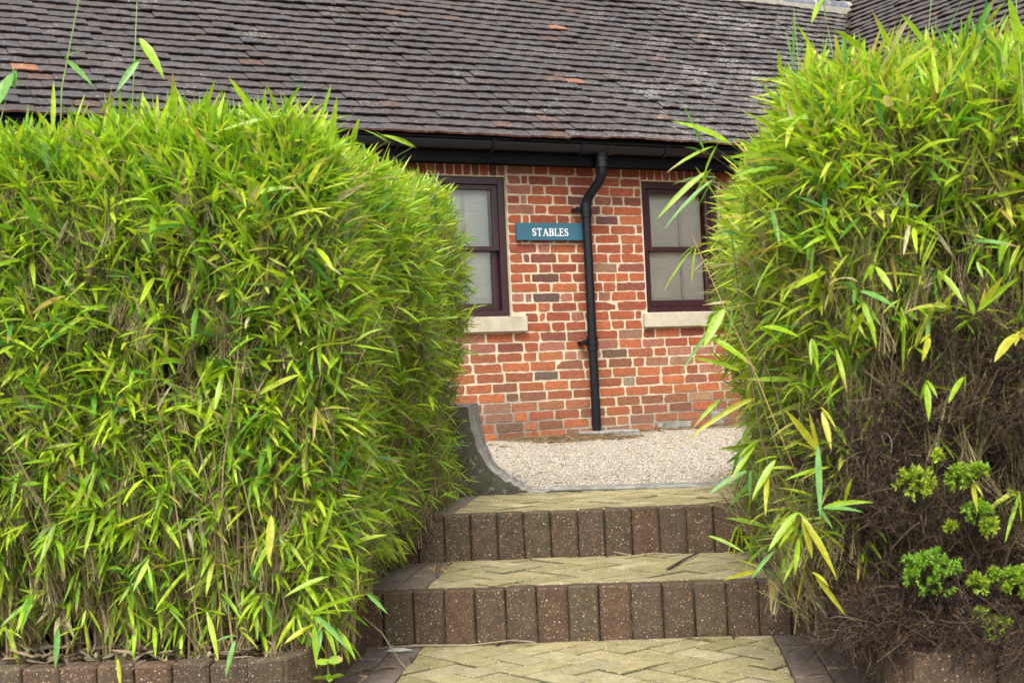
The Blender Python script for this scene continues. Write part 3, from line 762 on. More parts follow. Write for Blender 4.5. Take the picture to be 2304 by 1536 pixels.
# curved concrete retaining wall at the back of the steps
prof = [(-.434, .002), (-.511, .010), (-.578, .032), (-.645, .073), (-.701, .124), (-.746, .203), (-.772, .30), (-.783, .394)]
pr2 = [(s_, z_) for s_, z_ in prof]
left = [(-3.3, .394)]; right = [(.30, .004), (.38, .012), (.45, .04), (.52, .09), (.58, .17), (.62, .28), (.63, .394), (3.3, .394)]
def densify(P, n=5):
    out = []
    P = np.array(P)
    for i in range(len(P) - 1):
        p0 = P[max(i - 1, 0)]; p1 = P[i]; p2 = P[i + 1]; p3 = P[min(i + 2, len(P) - 1)]
        for k in range(n):
            t = k / n; out.append(.5 * ((2 * p1) + (-p0 + p2) * t + (2 * p0 - 5 * p1 + 4 * p2 - p3) * t * t + (-p0 + 3 * p1 - 3 * p2 + p3) * t ** 3))
    out.append(P[-1]); return [tuple(p) for p in out]
top = [left[0]] + densify(prof[::-1], 4) + densify(right[:-1], 4) + [right[-1]]
cw = MB(); ta, tb = 5.952, 6.125; V = []; C = []
for s_, z_ in top:
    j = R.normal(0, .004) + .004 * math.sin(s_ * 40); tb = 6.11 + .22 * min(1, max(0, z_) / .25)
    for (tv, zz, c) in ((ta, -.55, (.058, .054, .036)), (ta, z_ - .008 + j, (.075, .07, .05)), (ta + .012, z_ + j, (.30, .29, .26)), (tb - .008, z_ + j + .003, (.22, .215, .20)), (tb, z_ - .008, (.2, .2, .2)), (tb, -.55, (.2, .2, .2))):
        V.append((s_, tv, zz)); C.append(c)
F = []
for i in range(len(top) - 1):
    for k in range(5): F.append((i * 6 + k, (i + 1) * 6 + k, (i + 1) * 6 + k + 1, i * 6 + k + 1))
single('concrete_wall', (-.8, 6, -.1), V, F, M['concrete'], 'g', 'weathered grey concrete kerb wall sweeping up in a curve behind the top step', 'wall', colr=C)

# ------------------------------------------------------------------ foliage generators (vectorised)
def unit(a): return a / (np.linalg.norm(a, axis=-1, keepdims=True) + 1e-9)
TS = np.array([0, .10, .32, .60, .84, 1.0]); WS = np.array([.16, .62, 1.0, .86, .45, .02])
def leaves(B, D, L, W, C, droop, nhint=None):
    """B base, D dir, L length, W width, C colour, droop bend; lanceolate blades with a folded midrib"""
    n = len(B); g = np.array([0, 0, -1.0])
    side = np.cross(D, np.array([0, 0, 1.0]) + R.normal(0, .55, (n, 3))); side = unit(side if nhint is None else np.cross(D, nhint + R.normal(0, .35, (n, 3))))
    P = np.zeros((n, len(TS), 3)); cur = B.copy(); d = D.copy(); prev = 0
    V = np.zeros((n, len(TS), 3, 3))
    twist = R.normal(0, .25, n)
    for i, t in enumerate(TS):
        if i: d = unit(d + g[None] * (droop[:, None] * (t - prev))); cur = cur + d * (L * (t - prev))[:, None]
        nn = unit(np.cross(side, d)); a = (twist * t)[:, None]; sd_ = side * np.cos(a) + nn * np.sin(a); n2_ = unit(np.cross(sd_, d))
        hw = (W * WS[i] / 2)[:, None]
        V[:, i, 0] = cur - sd_ * hw + n2_ * hw * .28; V[:, i, 1] = cur; V[:, i, 2] = cur + sd_ * hw + n2_ * hw * .28
        prev = t
    k = len(TS) * 3; fb = []
    for i in range(len(TS) - 1):
        fb += [(3 * i, 3 * i + 1, 3 * i + 4, 3 * i + 3), (3 * i + 1, 3 * i + 2, 3 * i + 5, 3 * i + 4)]
    fb = np.array(fb); F = (fb[None] + (np.arange(n) * k)[:, None, None]).reshape(-1, 4)
    cc = np.repeat(C[:, None], k, 1).reshape(n, len(TS), 3, 3)
    tip = (R.random(n) < .10)
    cc[tip, -2:] = np.array((.40, .28, .11)); cc[:, :, 1] *= .9
    return V.reshape(-1, 3), F, cc.reshape(-1, 3)
def strands(B, D, L, rad0, C, bend, seg=3, sides=3):
    """thin tapering stalks"""
    n = len(B); k = seg + 1; V = np.zeros((n, k, sides, 3)); cur = B.copy(); d = D.copy()
    for i in range(k):
        if i: d = unit(d + bend * (1 / seg) + R.normal(0, .06, (n, 3))); cur = cur + d * (L / seg)[:, None]
        x = unit(np.cross(d, np.array([.3, .5, .8]))); y = np.cross(d, x); r_ = (rad0 * (1 - .6 * i / seg))[:, None]
        for j in range(sides):
            a = 2 * math.pi * j / sides; V[:, i, j] = cur + r_ * (x * math.cos(a) + y * math.sin(a))
    fb = np.array([(i * sides + j, i * sides + (j + 1) % sides, (i + 1) * sides + (j + 1) % sides, (i + 1) * sides + j) for i in range(seg) for j in range(sides)])
    F = (fb[None] + (np.arange(n) * k * sides)[:, None, None]).reshape(-1, 4)
    return V.reshape(-1, 3), F, np.repeat(C, k * sides, 0)
def merge(L):
    V = []; F = []; C = []; b = 0
    for v, f, c in L: V.append(v); F.append(f + b); C.append(c); b += len(v)
    return np.concatenate(V), np.concatenate(F), np.concatenate(C)
LC = np.array([(.335, .530, .028), (.265, .480, .026), (.450, .600, .036), (.150, .350, .032), (.560, .630, .085), (.095, .265, .055), (.48, .37, .08), (.55, .48, .28)])
def leaf_cols(n, p): return LC[R.choice(len(LC), n, p=p)] * R.uniform(.8, 1.2, (n, 1))

def sample_shell(n, faces, depth):
    """faces: list of (area weight, origin, e1, e2, outward, roundness fn)"""
    wts = np.array([f[0] for f in faces], float); wts /= wts.sum(); idx = R.choice(len(faces), n, p=wts)
    P = np.zeros((n, 3)); O = np.zeros((n, 3))
    for k, f in enumerate(faces):
        m = idx == k; c = m.sum()
        a, b = R.random(c), R.random(c)
        P[m] = np.array(f[1]) + np.array(f[2]) * a[:, None] + np.array(f[3]) * b[:, None]; O[m] = np.array(f[4])
    P = P - O * depth[:, None]
    return P, O
def soft(P, lo, hi, r_):
    """push points inside a box with rounded edges, return outward normals"""
    c0 = np.array(lo) + r_; c1 = np.array(hi) - r_
    q = np.clip(P, c0, c1); d = P - q; L = np.linalg.norm(d, axis=1); over = L > 1e-6
    P2 = P.copy(); s_ = np.minimum(L, r_) / np.maximum(L, 1e-6)
    nmax = np.max(np.abs(d), axis=1); P2[over] = (q + d * (nmax / np.maximum(L, 1e-6))[:, None])[over]
    P2[:, 2] += .11 * np.clip((P2[:, 2] + .2) / 1.3, 0, 1) * np.clip((P2[:, 1] - 4.2) / 1.5, 0, 1) * (P2[:, 0] < 0)
    return P2, np.where(over[:, None], d / np.maximum(L, 1e-6)[:, None], 0)

def bamboo(root, faces, lo, hi, rr, nspray, nstraw, nculm, side_lump, keep, hero, probs, scale_fn, core):
    dep = np.minimum(R.exponential(.085, nspray), .36)
    A, O = sample_shell(nspray, faces, dep); A, NN = soft(A, lo, hi, rr); A += side_lump(A)[:, None] * O
    NN = unit(NN + O * .6)
    kp = keep(A); A, NN, dep = A[kp], NN[kp], dep[kp]; n = len(A)
    topness = np.clip((A[:, 2] - (hi[2] - .35)) / .35, 0, 1); lowness = np.clip((.55 - A[:, 2]) / .7, 0, 1)
    up = np.array([0, 0, 1.0])
    ax = unit(NN * R.uniform(.1, .9, (n, 1)) + up * (R.uniform(-.15, .95, n) + topness * .9 - lowness * .55)[:, None] + R.normal(0, .65, (n, 3)))
    tl = R.uniform(.03, .11, n) * scale_fn(A)
    L_ = []; S_ = []
    cnt = R.integers(3, 7, n)
    base_c = leaf_cols(n, probs)
    for i in range(6):
        m = cnt > i; k = m.sum()
        f = (i + .6) / 6; B = A[m] + ax[m] * (tl[m] * f)[:, None]
        pv = unit(np.cross(ax[m], R.normal(0, 1, (k, 3)))) * (1 if i % 2 else -1)
        D = unit(ax[m] * .7 + pv * R.uniform(.3, 1.3, (k, 1)) + NN[m] * .12 + up * (.22 + topness[m] * .4 - lowness[m] * .55 - R.uniform(0, .3, k))[:, None])
        L = np.clip(R.normal(.072, .030, k), .025, .16) * scale_fn(B); W = L * R.uniform(.08, .14, k)
        c = np.where(R.random((k, 1)) < .6, base_c[m] * R.uniform(.88, 1.12, (k, 1)), leaf_cols(k, probs))
        L_.append(leaves(B, D, L, W, c, R.uniform(.0, .8, k)))
    sc_ = np.array([(.20, .20, .06), (.26, .21, .10), (.16, .19, .05)])[R.integers(0, 3, n)]
    S_.append(strands(A - ax * .09, ax, tl + .08, np.full(n, .0008), sc_, np.zeros((n, 3)), 2))
    # straw: old branchlets fanning up between the leaves
    nf = nstraw // 13; dp_ = R.uniform(-.02, .17, nf); Q, O = sample_shell(nf, faces, dp_); Q, _ = soft(Q, lo, hi, rr)
    Q += side_lump(Q)[:, None] * O; Q[:, 2] -= .05
    Da = unit(up[None] + R.normal(0, .28, (nf, 3)) + O * R.uniform(-.05, .35, (nf, 1)))
    Q = np.repeat(Q, 13, 0) + R.normal(0, .008, (nf * 13, 3)); O = np.repeat(O, 13, 0); nstraw = nf * 13
    D = unit(np.repeat(Da, 13, 0) + R.normal(0, .20, (nstraw, 3)))
    cs = np.array([(.27, .19, .09), (.18, .125, .06), (.38, .30, .15), (.12, .085, .045), (.26, .28, .07)])[R.integers(0, 5, nstraw)] * R.uniform(.7, 1.2, (nstraw, 1))
    S_.append(strands(Q - D * .05, D, R.uniform(.05, .19, nstraw), R.uniform(.0007, .0019, nstraw), cs, R.normal(0, .1, (nstraw, 3)), 3))
    # fine upright whiskers, unrolled young leaves, along the clipped top
    nw = nspray // 3; Q, O = sample_shell(nw, faces, R.uniform(0, .06, nw)); Q, _ = soft(Q, lo, hi, rr); Q += side_lump(Q)[:, None] * O
    m_ = (Q[:, 2] > hi[2] - .30) | (R.random(nw) < .25); Q = Q[m_]; O = O[m_]; k = len(Q)
    L_.append(leaves(Q, unit(up + O * .5 + R.normal(0, .35, (k, 3))), R.uniform(.05, .15, k), R.uniform(.0015, .0055, k), leaf_cols(k, probs) * 1.15, R.uniform(0, .4, k)))
    # culms
    dp_ = R.uniform(.10 if nculm > 500 else .19, .42, nculm); Q, O = sample_shell(nculm, [f for f in faces if abs(f[4][2]) < .5], dp_); Q, _ = soft(Q, lo, hi, rr)
    Q[:, 2] = slope_v(Q) - .02; Dc = unit(up[None] + R.normal(0, .05, (nculm, 3)) + O * R.uniform(-.06, .01, (nculm, 1)))
    cs = np.array([(.30, .19, .075), (.20, .15, .07), (.27, .25, .09), (.17, .11, .06), (.34, .26, .13)])[R.integers(0, 5, nculm)] * R.uniform(.7, 1.15, (nculm, 1))
    S_.append(strands(Q, Dc, R.uniform(.5, 1.2, nculm), R.uniform(.0018, .0042, nculm), cs, R.normal(0, .04, (nculm, 3)), 6, 5))
    # hero leaves and shoots seen one by one in the photograph
    if hero:
        H = np.array(hero); B = H[:, 0:3]; E = H[:, 3:6]; d = E - B; L = np.linalg.norm(d, axis=1)
        cl = np.array([(.33, .52, .022), (.19, .42, .09), (.52, .52, .04)])[H[:, 7].astype(int)]
        Dd = unit(d + np.array([0, 0, .18]) * L[:, None]); L_.append(leaves(B, Dd, L * 1.03, H[:, 6] * 1.05, cl, np.full(len(B), .36), np.array([0, -1.0, .5])))
        for q in range(2):      # smaller leaves of the same spray
            mq = R.random(len(B)) < .75; kq = int(mq.sum()); Dq = unit(Dd[mq] + R.normal(0, .55, (kq, 3)))
            L_.append(leaves(B[mq] - Dd[mq] * .012, Dq, L[mq] * R.uniform(.45, .85, kq), H[mq, 6] * R.uniform(.5, .8, kq), cl[mq] * R.uniform(.7, 1., (kq, 1)), np.full(kq, .6)))
        # stalk of each into the hedge
        inn = np.array([core[0], core[1], 0]) - B; inn[:, 2] = -.1; Ds = unit(inn * np.array([1, 1, 0]) + np.array([0, 0, -.35]))
        S_.append(strands(B, Ds, np.full(len(B), .16), np.full(len(B), .0012), np.tile((.2, .24, .06), (len(B), 1)), np.zeros((len(B), 3)), 3, 4))
    V, F, C = merge(L_); child(root, 'foliage', V, F, M['leaf'], C, True)
    V, F, C = merge(S_); child(root, 'stems', V, F, M['stem'], C, True)
def slope_v(Q): return -.235 + np.clip((Q[:, 1] - 4.1) / 1.6, 0, 1) * .21
def tall_shoots(root, L):
    m = MB()
    for pts, r0 in L: m.tube(pts, [r0 * (1 - .65 * i / (len(pts) - 1)) for i in range(len(pts))], 6, (.17, .27, .08))
    m.to(root, 'shoot', M['stem'], True)
def add_shade_core(root, lo, hi):  # dark box added inside a hedge, its colour standing in for deep inner shade
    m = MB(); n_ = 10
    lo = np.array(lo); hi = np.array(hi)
    m.bbox(lo, hi, .08, (.035, .026, .015)); m.to(root, 'shade_core', M['soil'])

HERO = []
HERO=[(-1.365, 3.7, 1.502, -1.286, 3.66, 1.378, 0.0264, 0),
(-1.37, 3.7, 1.437, -1.422, 3.66, 1.35, 0.0192, 1),
(-1.579, 3.7, 1.455, -1.491, 3.66, 1.374, 0.0144, 1),
(-1.643, 3.5, 1.38, -1.672, 3.46, 1.285, 0.0341, 1),
(-1.253, 3.65, 1.266, -1.243, 3.61, 1.377, 0.0166, 0),
(-0.822, 3.65, 1.143, -0.792, 3.61, 1.277, 0.0213, 0),
(-0.766, 3.65, 1.149, -0.732, 3.61, 1.221, 0.0166, 0),
(-1.01, 3.65, 1.241, -0.985, 3.61, 1.322, 0.0119, 0),
(-0.911, 3.65, 1.216, -0.934, 3.61, 1.295, 0.0107, 0),
(-1.147, 3.65, 1.237, -1.112, 3.61, 1.331, 0.013, 0),
(-0.934, 3.6, 1.236, -1.132, 3.56, 1.196, 0.0117, 0),
(-1.061, 3.7, 1.259, -1.052, 3.66, 1.331, 0.0108, 1),
(-0.75, 4.1, 1.239, -0.809, 4.06, 1.276, 0.012, 0),
(-0.717, 4.4, 1.272, -0.811, 4.36, 1.315, 0.0143, 0),
(0.26, 3.8, 1.121, 0.11, 3.76, 1.19, 0.0247, 0),
(0.217, 3.8, 1.114, 0.085, 3.76, 1.048, 0.0111, 0),
(0.198, 3.8, 1.047, 0.052, 3.76, 0.922, 0.016, 0),
(0.21, 3.8, 1.022, 0.071, 3.76, 0.894, 0.0111, 1),
(0.192, 3.8, 1.103, 0.142, 3.76, 1.228, 0.0074, 1),
(0.458, 3.9, 1.354, 0.462, 3.86, 1.495, 0.0076, 1),
(0.419, 3.9, 1.317, 0.415, 3.86, 1.38, 0.0101, 0),
(0.477, 3.4, 1.393, 0.443, 3.36, 1.328, 0.0144, 0),
(0.715, 3.8, 1.326, 0.662, 3.76, 1.448, 0.0148, 0),
(0.645, 3.8, 1.343, 0.559, 3.76, 1.407, 0.0173, 0),
(0.936, 3.4, 1.259, 0.909, 3.36, 1.361, 0.0287, 0),
(0.691, 3.7, 1.215, 0.631, 3.66, 1.288, 0.024, 1),
(0.515, 3.9, 1.376, 0.471, 3.86, 1.451, 0.0101, 0),
(0.893, 3.6, 1.336, 0.932, 3.56, 1.415, 0.014, 1),
(0.814, 3.6, 1.319, 0.849, 3.56, 1.415, 0.0117, 1),
(0.779, 3.7, 1.334, 0.718, 3.66, 1.411, 0.0144, 0),
(0.817, 3.45, 0.782, 0.911, 3.41, 0.765, 0.0134, 1),
(0.304, 3.55, 0.603, 0.392, 3.51, 0.573, 0.0254, 0),
(0.546, 3.45, 0.637, 0.563, 3.41, 0.534, 0.0202, 0),
(0.676, 3.4, 0.439, 0.668, 3.36, 0.354, 0.0166, 0),
(0.764, 3.4, 0.453, 0.717, 3.36, 0.395, 0.0155, 0),
(0.689, 3.4, 0.552, 0.66, 3.36, 0.497, 0.0155, 2),
(0.725, 3.4, 0.706, 0.765, 3.36, 0.632, 0.0155, 0),
(0.578, 3.45, 0.734, 0.609, 3.41, 0.67, 0.0168, 0),
(0.817, 3.4, 0.723, 0.846, 3.36, 0.67, 0.0155, 0),
(0.87, 3.3, 0.55, 0.804, 3.26, 0.489, 0.0236, 2),
(0.538, 3.45, 0.676, 0.614, 3.41, 0.632, 0.0202, 1),
(0.421, 3.5, 0.556, 0.425, 3.46, 0.478, 0.0171, 0),
(0.805, 3.35, 0.619, 0.845, 3.31, 0.688, 0.0152, 2),
(0.794, 3.35, 0.609, 0.88, 3.31, 0.686, 0.0152, 0),
(0.352, 3.45, 0.129, 0.277, 3.41, 0.051, 0.0179, 0),
(0.371, 3.42, 0.115, 0.434, 3.38, -0.017, 0.0222, 2),
(0.356, 3.45, 0.074, 0.338, 3.41, -0.008, 0.0146, 0),
(0.423, 3.45, 0.148, 0.533, 3.41, 0.164, 0.0123, 0),
(0.417, 3.45, 0.145, 0.508, 3.41, 0.14, 0.0123, 1),
(0.154, 3.9, 0.033, 0.248, 3.86, -0.009, 0.0101, 0),
(0.27, 3.9, -0.005, 0.274, 3.86, 0.064, 0.0114, 0),
(0.415, 3.45, 0.302, 0.407, 3.41, 0.129, 0.0157, 1),
(0.323, 3.6, 0.258, 0.256, 3.56, 0.166, 0.0175, 0),
(0.303, 3.6, 0.241, 0.287, 3.56, 0.122, 0.0129, 2),
(0.255, 3.7, 0.225, 0.151, 3.66, 0.175, 0.0156, 1),
(0.389, 3.42, -0.016, 0.45, 3.38, -0.105, 0.0167, 2),
(0.291, 3.9, -0.07, 0.187, 3.86, -0.083, 0.0127, 2),
(0.213, 3.6, 0.656, 0.152, 3.56, 0.56, 0.0257, 0),
(0.174, 3.6, 0.582, 0.287, 3.56, 0.493, 0.0187, 0),
(0.144, 3.7, 0.826, 0.058, 3.66, 0.714, 0.0108, 0),
(0.231, 3.7, 0.666, 0.091, 3.66, 0.494, 0.0096, 1),
(0.251, 3.7, 0.492, 0.128, 3.66, 0.539, 0.012, 0),
(0.194, 3.7, 0.417, 0.119, 3.66, 0.351, 0.0108, 0),
(0.276, 3.7, 0.413, 0.069, 3.66, 0.3, 0.0108, 2),
(0.306, 3.6, 0.023, 0.242, 3.56, -0.038, 0.0105, 1),
(0.422, 3.55, 0.285, 0.35, 3.51, 0.391, 0.0173, 2),
(0.436, 3.5, 0.382, 0.448, 3.46, 0.289, 0.0159, 2),
(0.274, 3.6, 0.3, 0.198, 3.56, 0.203, 0.014, 0),
(0.771, 3.4, 0.198, 0.77, 3.36, 0.133, 0.0121, 2),
(-1.105, 3.5, 0.539, -1.113, 3.46, 0.459, 0.0159, 0),
(-0.867, 3.55, 0.001, -0.966, 3.51, -0.036, 0.0138, 0),
(-0.89, 3.5, -0.118, -0.876, 3.46, -0.213, 0.0136, 0),
(-0.87, 3.5, -0.124, -0.871, 3.46, -0.179, 0.0114, 1),
(-0.86, 3.5, -0.107, -0.823, 3.46, -0.192, 0.0125, 0),
(-0.881, 3.5, -0.089, -0.795, 3.46, -0.164, 0.0136, 1),
(-0.896, 3.5, -0.117, -0.957, 3.46, -0.148, 0.0148, 2),
(-0.788, 3.7, -0.067, -0.725, 3.66, -0.114, 0.0108, 1),
(-1.578, 3.5, -0.1, -1.572, 3.46, -0.194, 0.0159, 1),
(-1.398, 3.45, -0.174, -1.376, 3.41, -0.24, 0.0112, 2),
(-1.083, 3.45, -0.137, -1.099, 3.41, -0.219, 0.0134, 1),
(-0.989, 3.5, 0.174, -0.99, 3.46, 0.058, 0.0205, 2),
(-0.894, 3.5, -0.083, -0.743, 3.46, -0.024, 0.0114, 0),]
TUFT=[(0.65, 3.5, 0.19, 0.051),(0.753, 3.5, 0.208, 0.034),(0.802, 3.5, 0.217, 0.025),(0.797, 3.5, 0.118, 0.034),(0.824, 3.5, 0.082, 0.025),(0.676, 3.5, -0.027, 0.07),(0.793, 3.5, -0.058, 0.027),(0.883, 3.5, -0.061, 0.048),(0.829, 3.5, -0.169, 0.034),(0.789, 3.5, -0.129, 0.011),(0.708, 3.5, 0.259, 0.011),(0.73, 3.5, 0.082, 0.013),(0.828, 3.5, -0.035, 0.014),]
hl = [h for h in HERO if h[0] < -.6]; hr = [h for h in HERO if h[0] > -.6]
# left hedge
BL = Root('bamboo_hedge', (-1.6, 4.6, -.23), 'g', 'large clipped bright green bamboo hedge filling the left side of the steps', 'hedge')
lo, hi = (-2.75, 3.60, -.35), (-.865, 6.05, 1.17)
fl = [(2.4, (-2.5, 3.60, -.15), (1.63, 0, 0), (0, 0, 1.36), (0, -1, 0)), (4.0, (-.865, 3.6, -.15), (0, 2.45, 0), (0, 0, 1.36), (1, 0, 0)),
      (1.3, (-2.5, 3.6, 1.17), (1.63, 0, 0), (0, .5, 0), (0, 0, 1)), (1.5, (-1.3, 3.6, 1.17), (.43, 0, 0), (0, 2.45, 0), (0, 0, 1))]
def lump_l(P): return .03 * np.sin(P[:, 1] * 5 + P[:, 2] * 3) + .03 * np.sin(P[:, 2] * 6 + P[:, 0] * 4) - .005 - np.clip((.06 - P[:, 2]) * .7, 0, .16) * np.clip((P[:, 1] - 3.7) * 4, 0, 1) + (.045 + .035 * np.clip(.7 - P[:, 2], 0, 1)) * np.clip((P[:, 1] - 4.6) / 1.2, 0, 1) * (P[:, 0] > -1.0)
def keep_l(A):
    g0 = slope_v(A); h = A[:, 2] - g0; cl = .72 + .28 * np.sin(A[:, 0] * 13 + A[:, 1] * 11 + 2 * np.sin(A[:, 2] * 9)) * np.sin(A[:, 2] * 14 + A[:, 1] * 6); return R.random(len(A)) < np.clip(.10 + h * 1.6 + .12 * (A[:, 1] < 3.8), 0, 1) * np.where(A[:, 2] < .95, cl * .9, 1)
pl = [.27, .20, .24, .11, .09, .05, .02, .02]
bamboo(BL, fl, lo, hi, .14, 24500, 50000, 1100, lump_l, keep_l, hl, pl, lambda A: 1.04 - .22 * np.clip((A[:, 1] - 3.7) / 1.5, 0, 1), (-1.5, 4.6))
tall_shoots(BL, [([(-1.66, 3.8, 1.10), (-1.64, 3.8, 1.40), (-1.575, 3.8, 1.67), (-1.53, 3.8, 1.85)], .0030), ([(-1.42, 3.75, 1.0), (-1.417, 3.75, 1.28), (-1.40, 3.75, 1.46), (-1.387, 3.75, 1.62)], .0028),
                 ([(-1.72, 3.5, .95), (-1.70, 3.5, 1.2), (-1.64, 3.5, 1.40)], .0022)])
add_shade_core(BL, (-2.7, 3.92, -.2), (-1.18, 5.95, 1.0))
# right hedge
BR = Root('bamboo_hedge', (1.2, 4.6, -.23), 'g', 'loose yellow green bamboo hedge on the right, above the dead shrub', 'hedge')
lo, hi = (.40, 3.56, -.30), (2.3, 6.05, 1.24)
frr = [(2.9, (.40, 3.53, .0), (1.2, 0, 0), (0, 0, 1.24), (0, -1, 0)), (3.6, (.40, 3.6, -.1), (0, 2.4, 0), (0, 0, 1.4), (-1, 0, 0)),
       (1.3, (.42, 3.56, 1.24), (1.3, 0, 0), (0, .6, 0), (0, 0, 1)), (1.2, (.42, 3.6, 1.24), (.45, 0, 0), (0, 2.4, 0), (0, 0, 1))]
def lump_r(P): return .035 * np.sin(P[:, 1] * 4 + P[:, 2] * 5) + .03 * np.sin(P[:, 2] * 7 + P[:, 0] * 5) + np.clip((.5 - P[:, 2]) * .04, 0, .02)
def keep_r(A):
    z = A[:, 2]; p = np.clip((z - .24) * 1.0, .04, 1) ** 1.6 ; p = np.where(A[:, 0] < .55, np.clip(.22 + (z - .15) * .75, .11, 1), p * 1.0) * np.where(z < 1.0, .85 + .3 * np.sin(A[:, 0] * 15 + A[:, 1] * 9) * np.sin(z * 16), 1)
    return R.random(len(A)) < p
prr = [.25, .12, .24, .10, .18, .05, .03, .03]
bamboo(BR, frr, lo, hi, .26, 15000, 36000, 260, lump_r, keep_r, hr, prr, lambda A: 1.12 + 0 * A[:, 0], (.9, 4.6))
tall_shoots(BR, [([(.47, 3.8, 1.05), (.462, 3.8, 1.25), (.455, 3.8, 1.48)], .0018), ([(.60, 3.8, 1.05), (.56, 3.8, 1.3), (.533, 3.8, 1.50)], .0018),
                 ([(.79, 3.8, 1.1), (.804, 3.8, 1.33), (.831, 3.8, 1.52)], .0020), ([(.93, 3.5, .5), (.97, 3.5, .95), (.95, 3.45, 1.5)], .0025)])
add_shade_core(BR, (.72, 3.95, -.2), (2.2, 5.95, 1.0))

# dead shrub on the right
DS = Root('dead_shrub', (1.0, 4.0, -.2), 'g', 'dead brown tangled shrub with a few fresh green tufts, spilling over the right kerb', 'shrub')
slo, shi = (.45, 3.47, -.34), (2.3, 5.0, .74)
sf = [(3.6, (.45, 3.47, -.26), (1.35, 0, 0), (0, 0, 1.0), (0, -1, 0)), (1.4, (.45, 3.47, -.24), (0, .9, 0), (0, 0, .82), (-1, 0, 0)), (.2, (.45, 3.47, .74), (1.3, 0, 0), (0, .4, 0), (0, 0, 1))]
def shrub_pts(n, dmax):
    dep = R.random(n) ** 1.3 * dmax; P, O = sample_shell(n, sf, dep); P, _ = soft(P, slo, shi, .24)
    P += O * (.05 * np.sin(P[:, :1] * 11 + P[:, 2:] * 9) + .03 * np.sin(P[:, 2:] * 23 + P[:, 1:2] * 13 + P[:, :1] * 5)); P[:, 1] -= np.clip(-.02 - P[:, 2], 0, .2) * .75 * (P[:, 0] < 1.0); P[:, 0] -= np.clip(.02 - P[:, 2], 0, .3) * .25; P[:, 0] += np.clip(P[:, 2] - .25, 0, .4) * .35 * (P[:, 0] < .9)
    ok = (P[:, 2] > -.31) & (R.random(n) < np.clip((.69 - P[:, 2] + .1 * np.sin(P[:, 0] * 17)) * 1.8, .0, 1)); return P[ok], O[ok]
P, d = shrub_pts(56000, .20); n = len(P)
cs = np.array([(.060, .031, .015), (.032, .017, .010), (.12, .078, .038), (.19, .155, .12), (.016, .009, .006)])[R.choice(5, n, p=[.30, .28, .16, .04, .22])] * R.uniform(.7, 1.25, (n, 1))
a1 = strands(P, unit(d * .3 + R.normal(0, .8, (n, 3))), R.uniform(.03, .11, n), R.uniform(.0006, .0015, n), cs, R.normal(0, 1.1, (n, 3)), 4)
P2, d2 = shrub_pts(600, .12); n = len(P2); cen = np.array([1.1, 4.0, 0])
P2[:, 1] += .06; P2[:, 0] += .05; d2 = d2 * .2
a2 = strands(P2, unit(d2 + R.normal(0, .3, (n, 3)) + np.array([0, 0, .3])), R.uniform(.08, .22, n), R.uniform(.001, .0028, n), np.tile((.12, .085, .045), (n, 1)), R.normal(0, .9, (n, 3)), 5, 4)
V, F, C = merge([a1, a2]); child(DS, 'twigs', V, F, M['dead'], C)
P, d = shrub_pts(26000, .14); n = len(P)       # small withered leaves
cs = np.array([(.065, .026, .013), (.105, .048, .020), (.030, .014, .009)])[R.integers(0, 3, n)] * R.uniform(.6, 1.3, (n, 1))
v, f, c = leaves(P, unit(R.normal(0, 1, (n, 3))), R.uniform(.010, .024, n), R.uniform(.003, .006, n), cs, R.uniform(0, 1, n)); child(DS, 'withered_leaves', v, f, M['dead'], c)
m = MB(); m.bbox((.70, 3.68, -.25), (2.3, 4.8, .42), .10, (.02, .012, .01)); m.to(DS, 'shade_core', M['soil'])  # added dark box behind the twigs: the shrub's inner shade as plain colour
for i, (s_, t_, z_, r_) in enumerate(TUFT):
    c0 = np.array([s_ * .975, t_ - .11, .5 + (z_ - .5) * .975]); ns_ = int(60 * (r_ / .05) ** 1.6) + 8
    d = unit(R.normal(0, 1, (ns_, 3)) + np.array([0, -.35, .5])); tips = c0 + d * (r_ * R.uniform(.55, 1.05, (ns_, 1)) * np.array([1, .6, .85]))
    B = np.repeat(tips, 13, 0) + R.normal(0, .002, (ns_ * 13, 3)); dd = unit(np.repeat(d, 13, 0) * .8 + R.normal(0, .75, (ns_ * 13, 3)) + np.array([0, -.1, .3]))
    k = len(B); yel = R.uniform(.1, .8) if i != 5 else .15
    base_c = np.array((.17, .40, .028)) * (1 - yel) + np.array((.48, .54, .035)) * yel
    lv = leaves(B, dd, R.uniform(.008, .015, k), R.uniform(.003, .0045, k), base_c * R.uniform(.6, 1.3, (k, 1)), R.uniform(0, .5, k))
    core_p = c0 + np.array([0, .05, -.03]); st = strands(np.tile(core_p, (ns_, 1)), unit(tips - core_p), np.linalg.norm(tips - core_p, axis=1), np.full(ns_, .0013), np.tile((.14, .11, .05), (ns_, 1)), np.zeros((ns_, 3)), 2)
    V, F, C = merge([lv, st]); child(DS, 'green_tuft', V, F, M['tuft'], C)

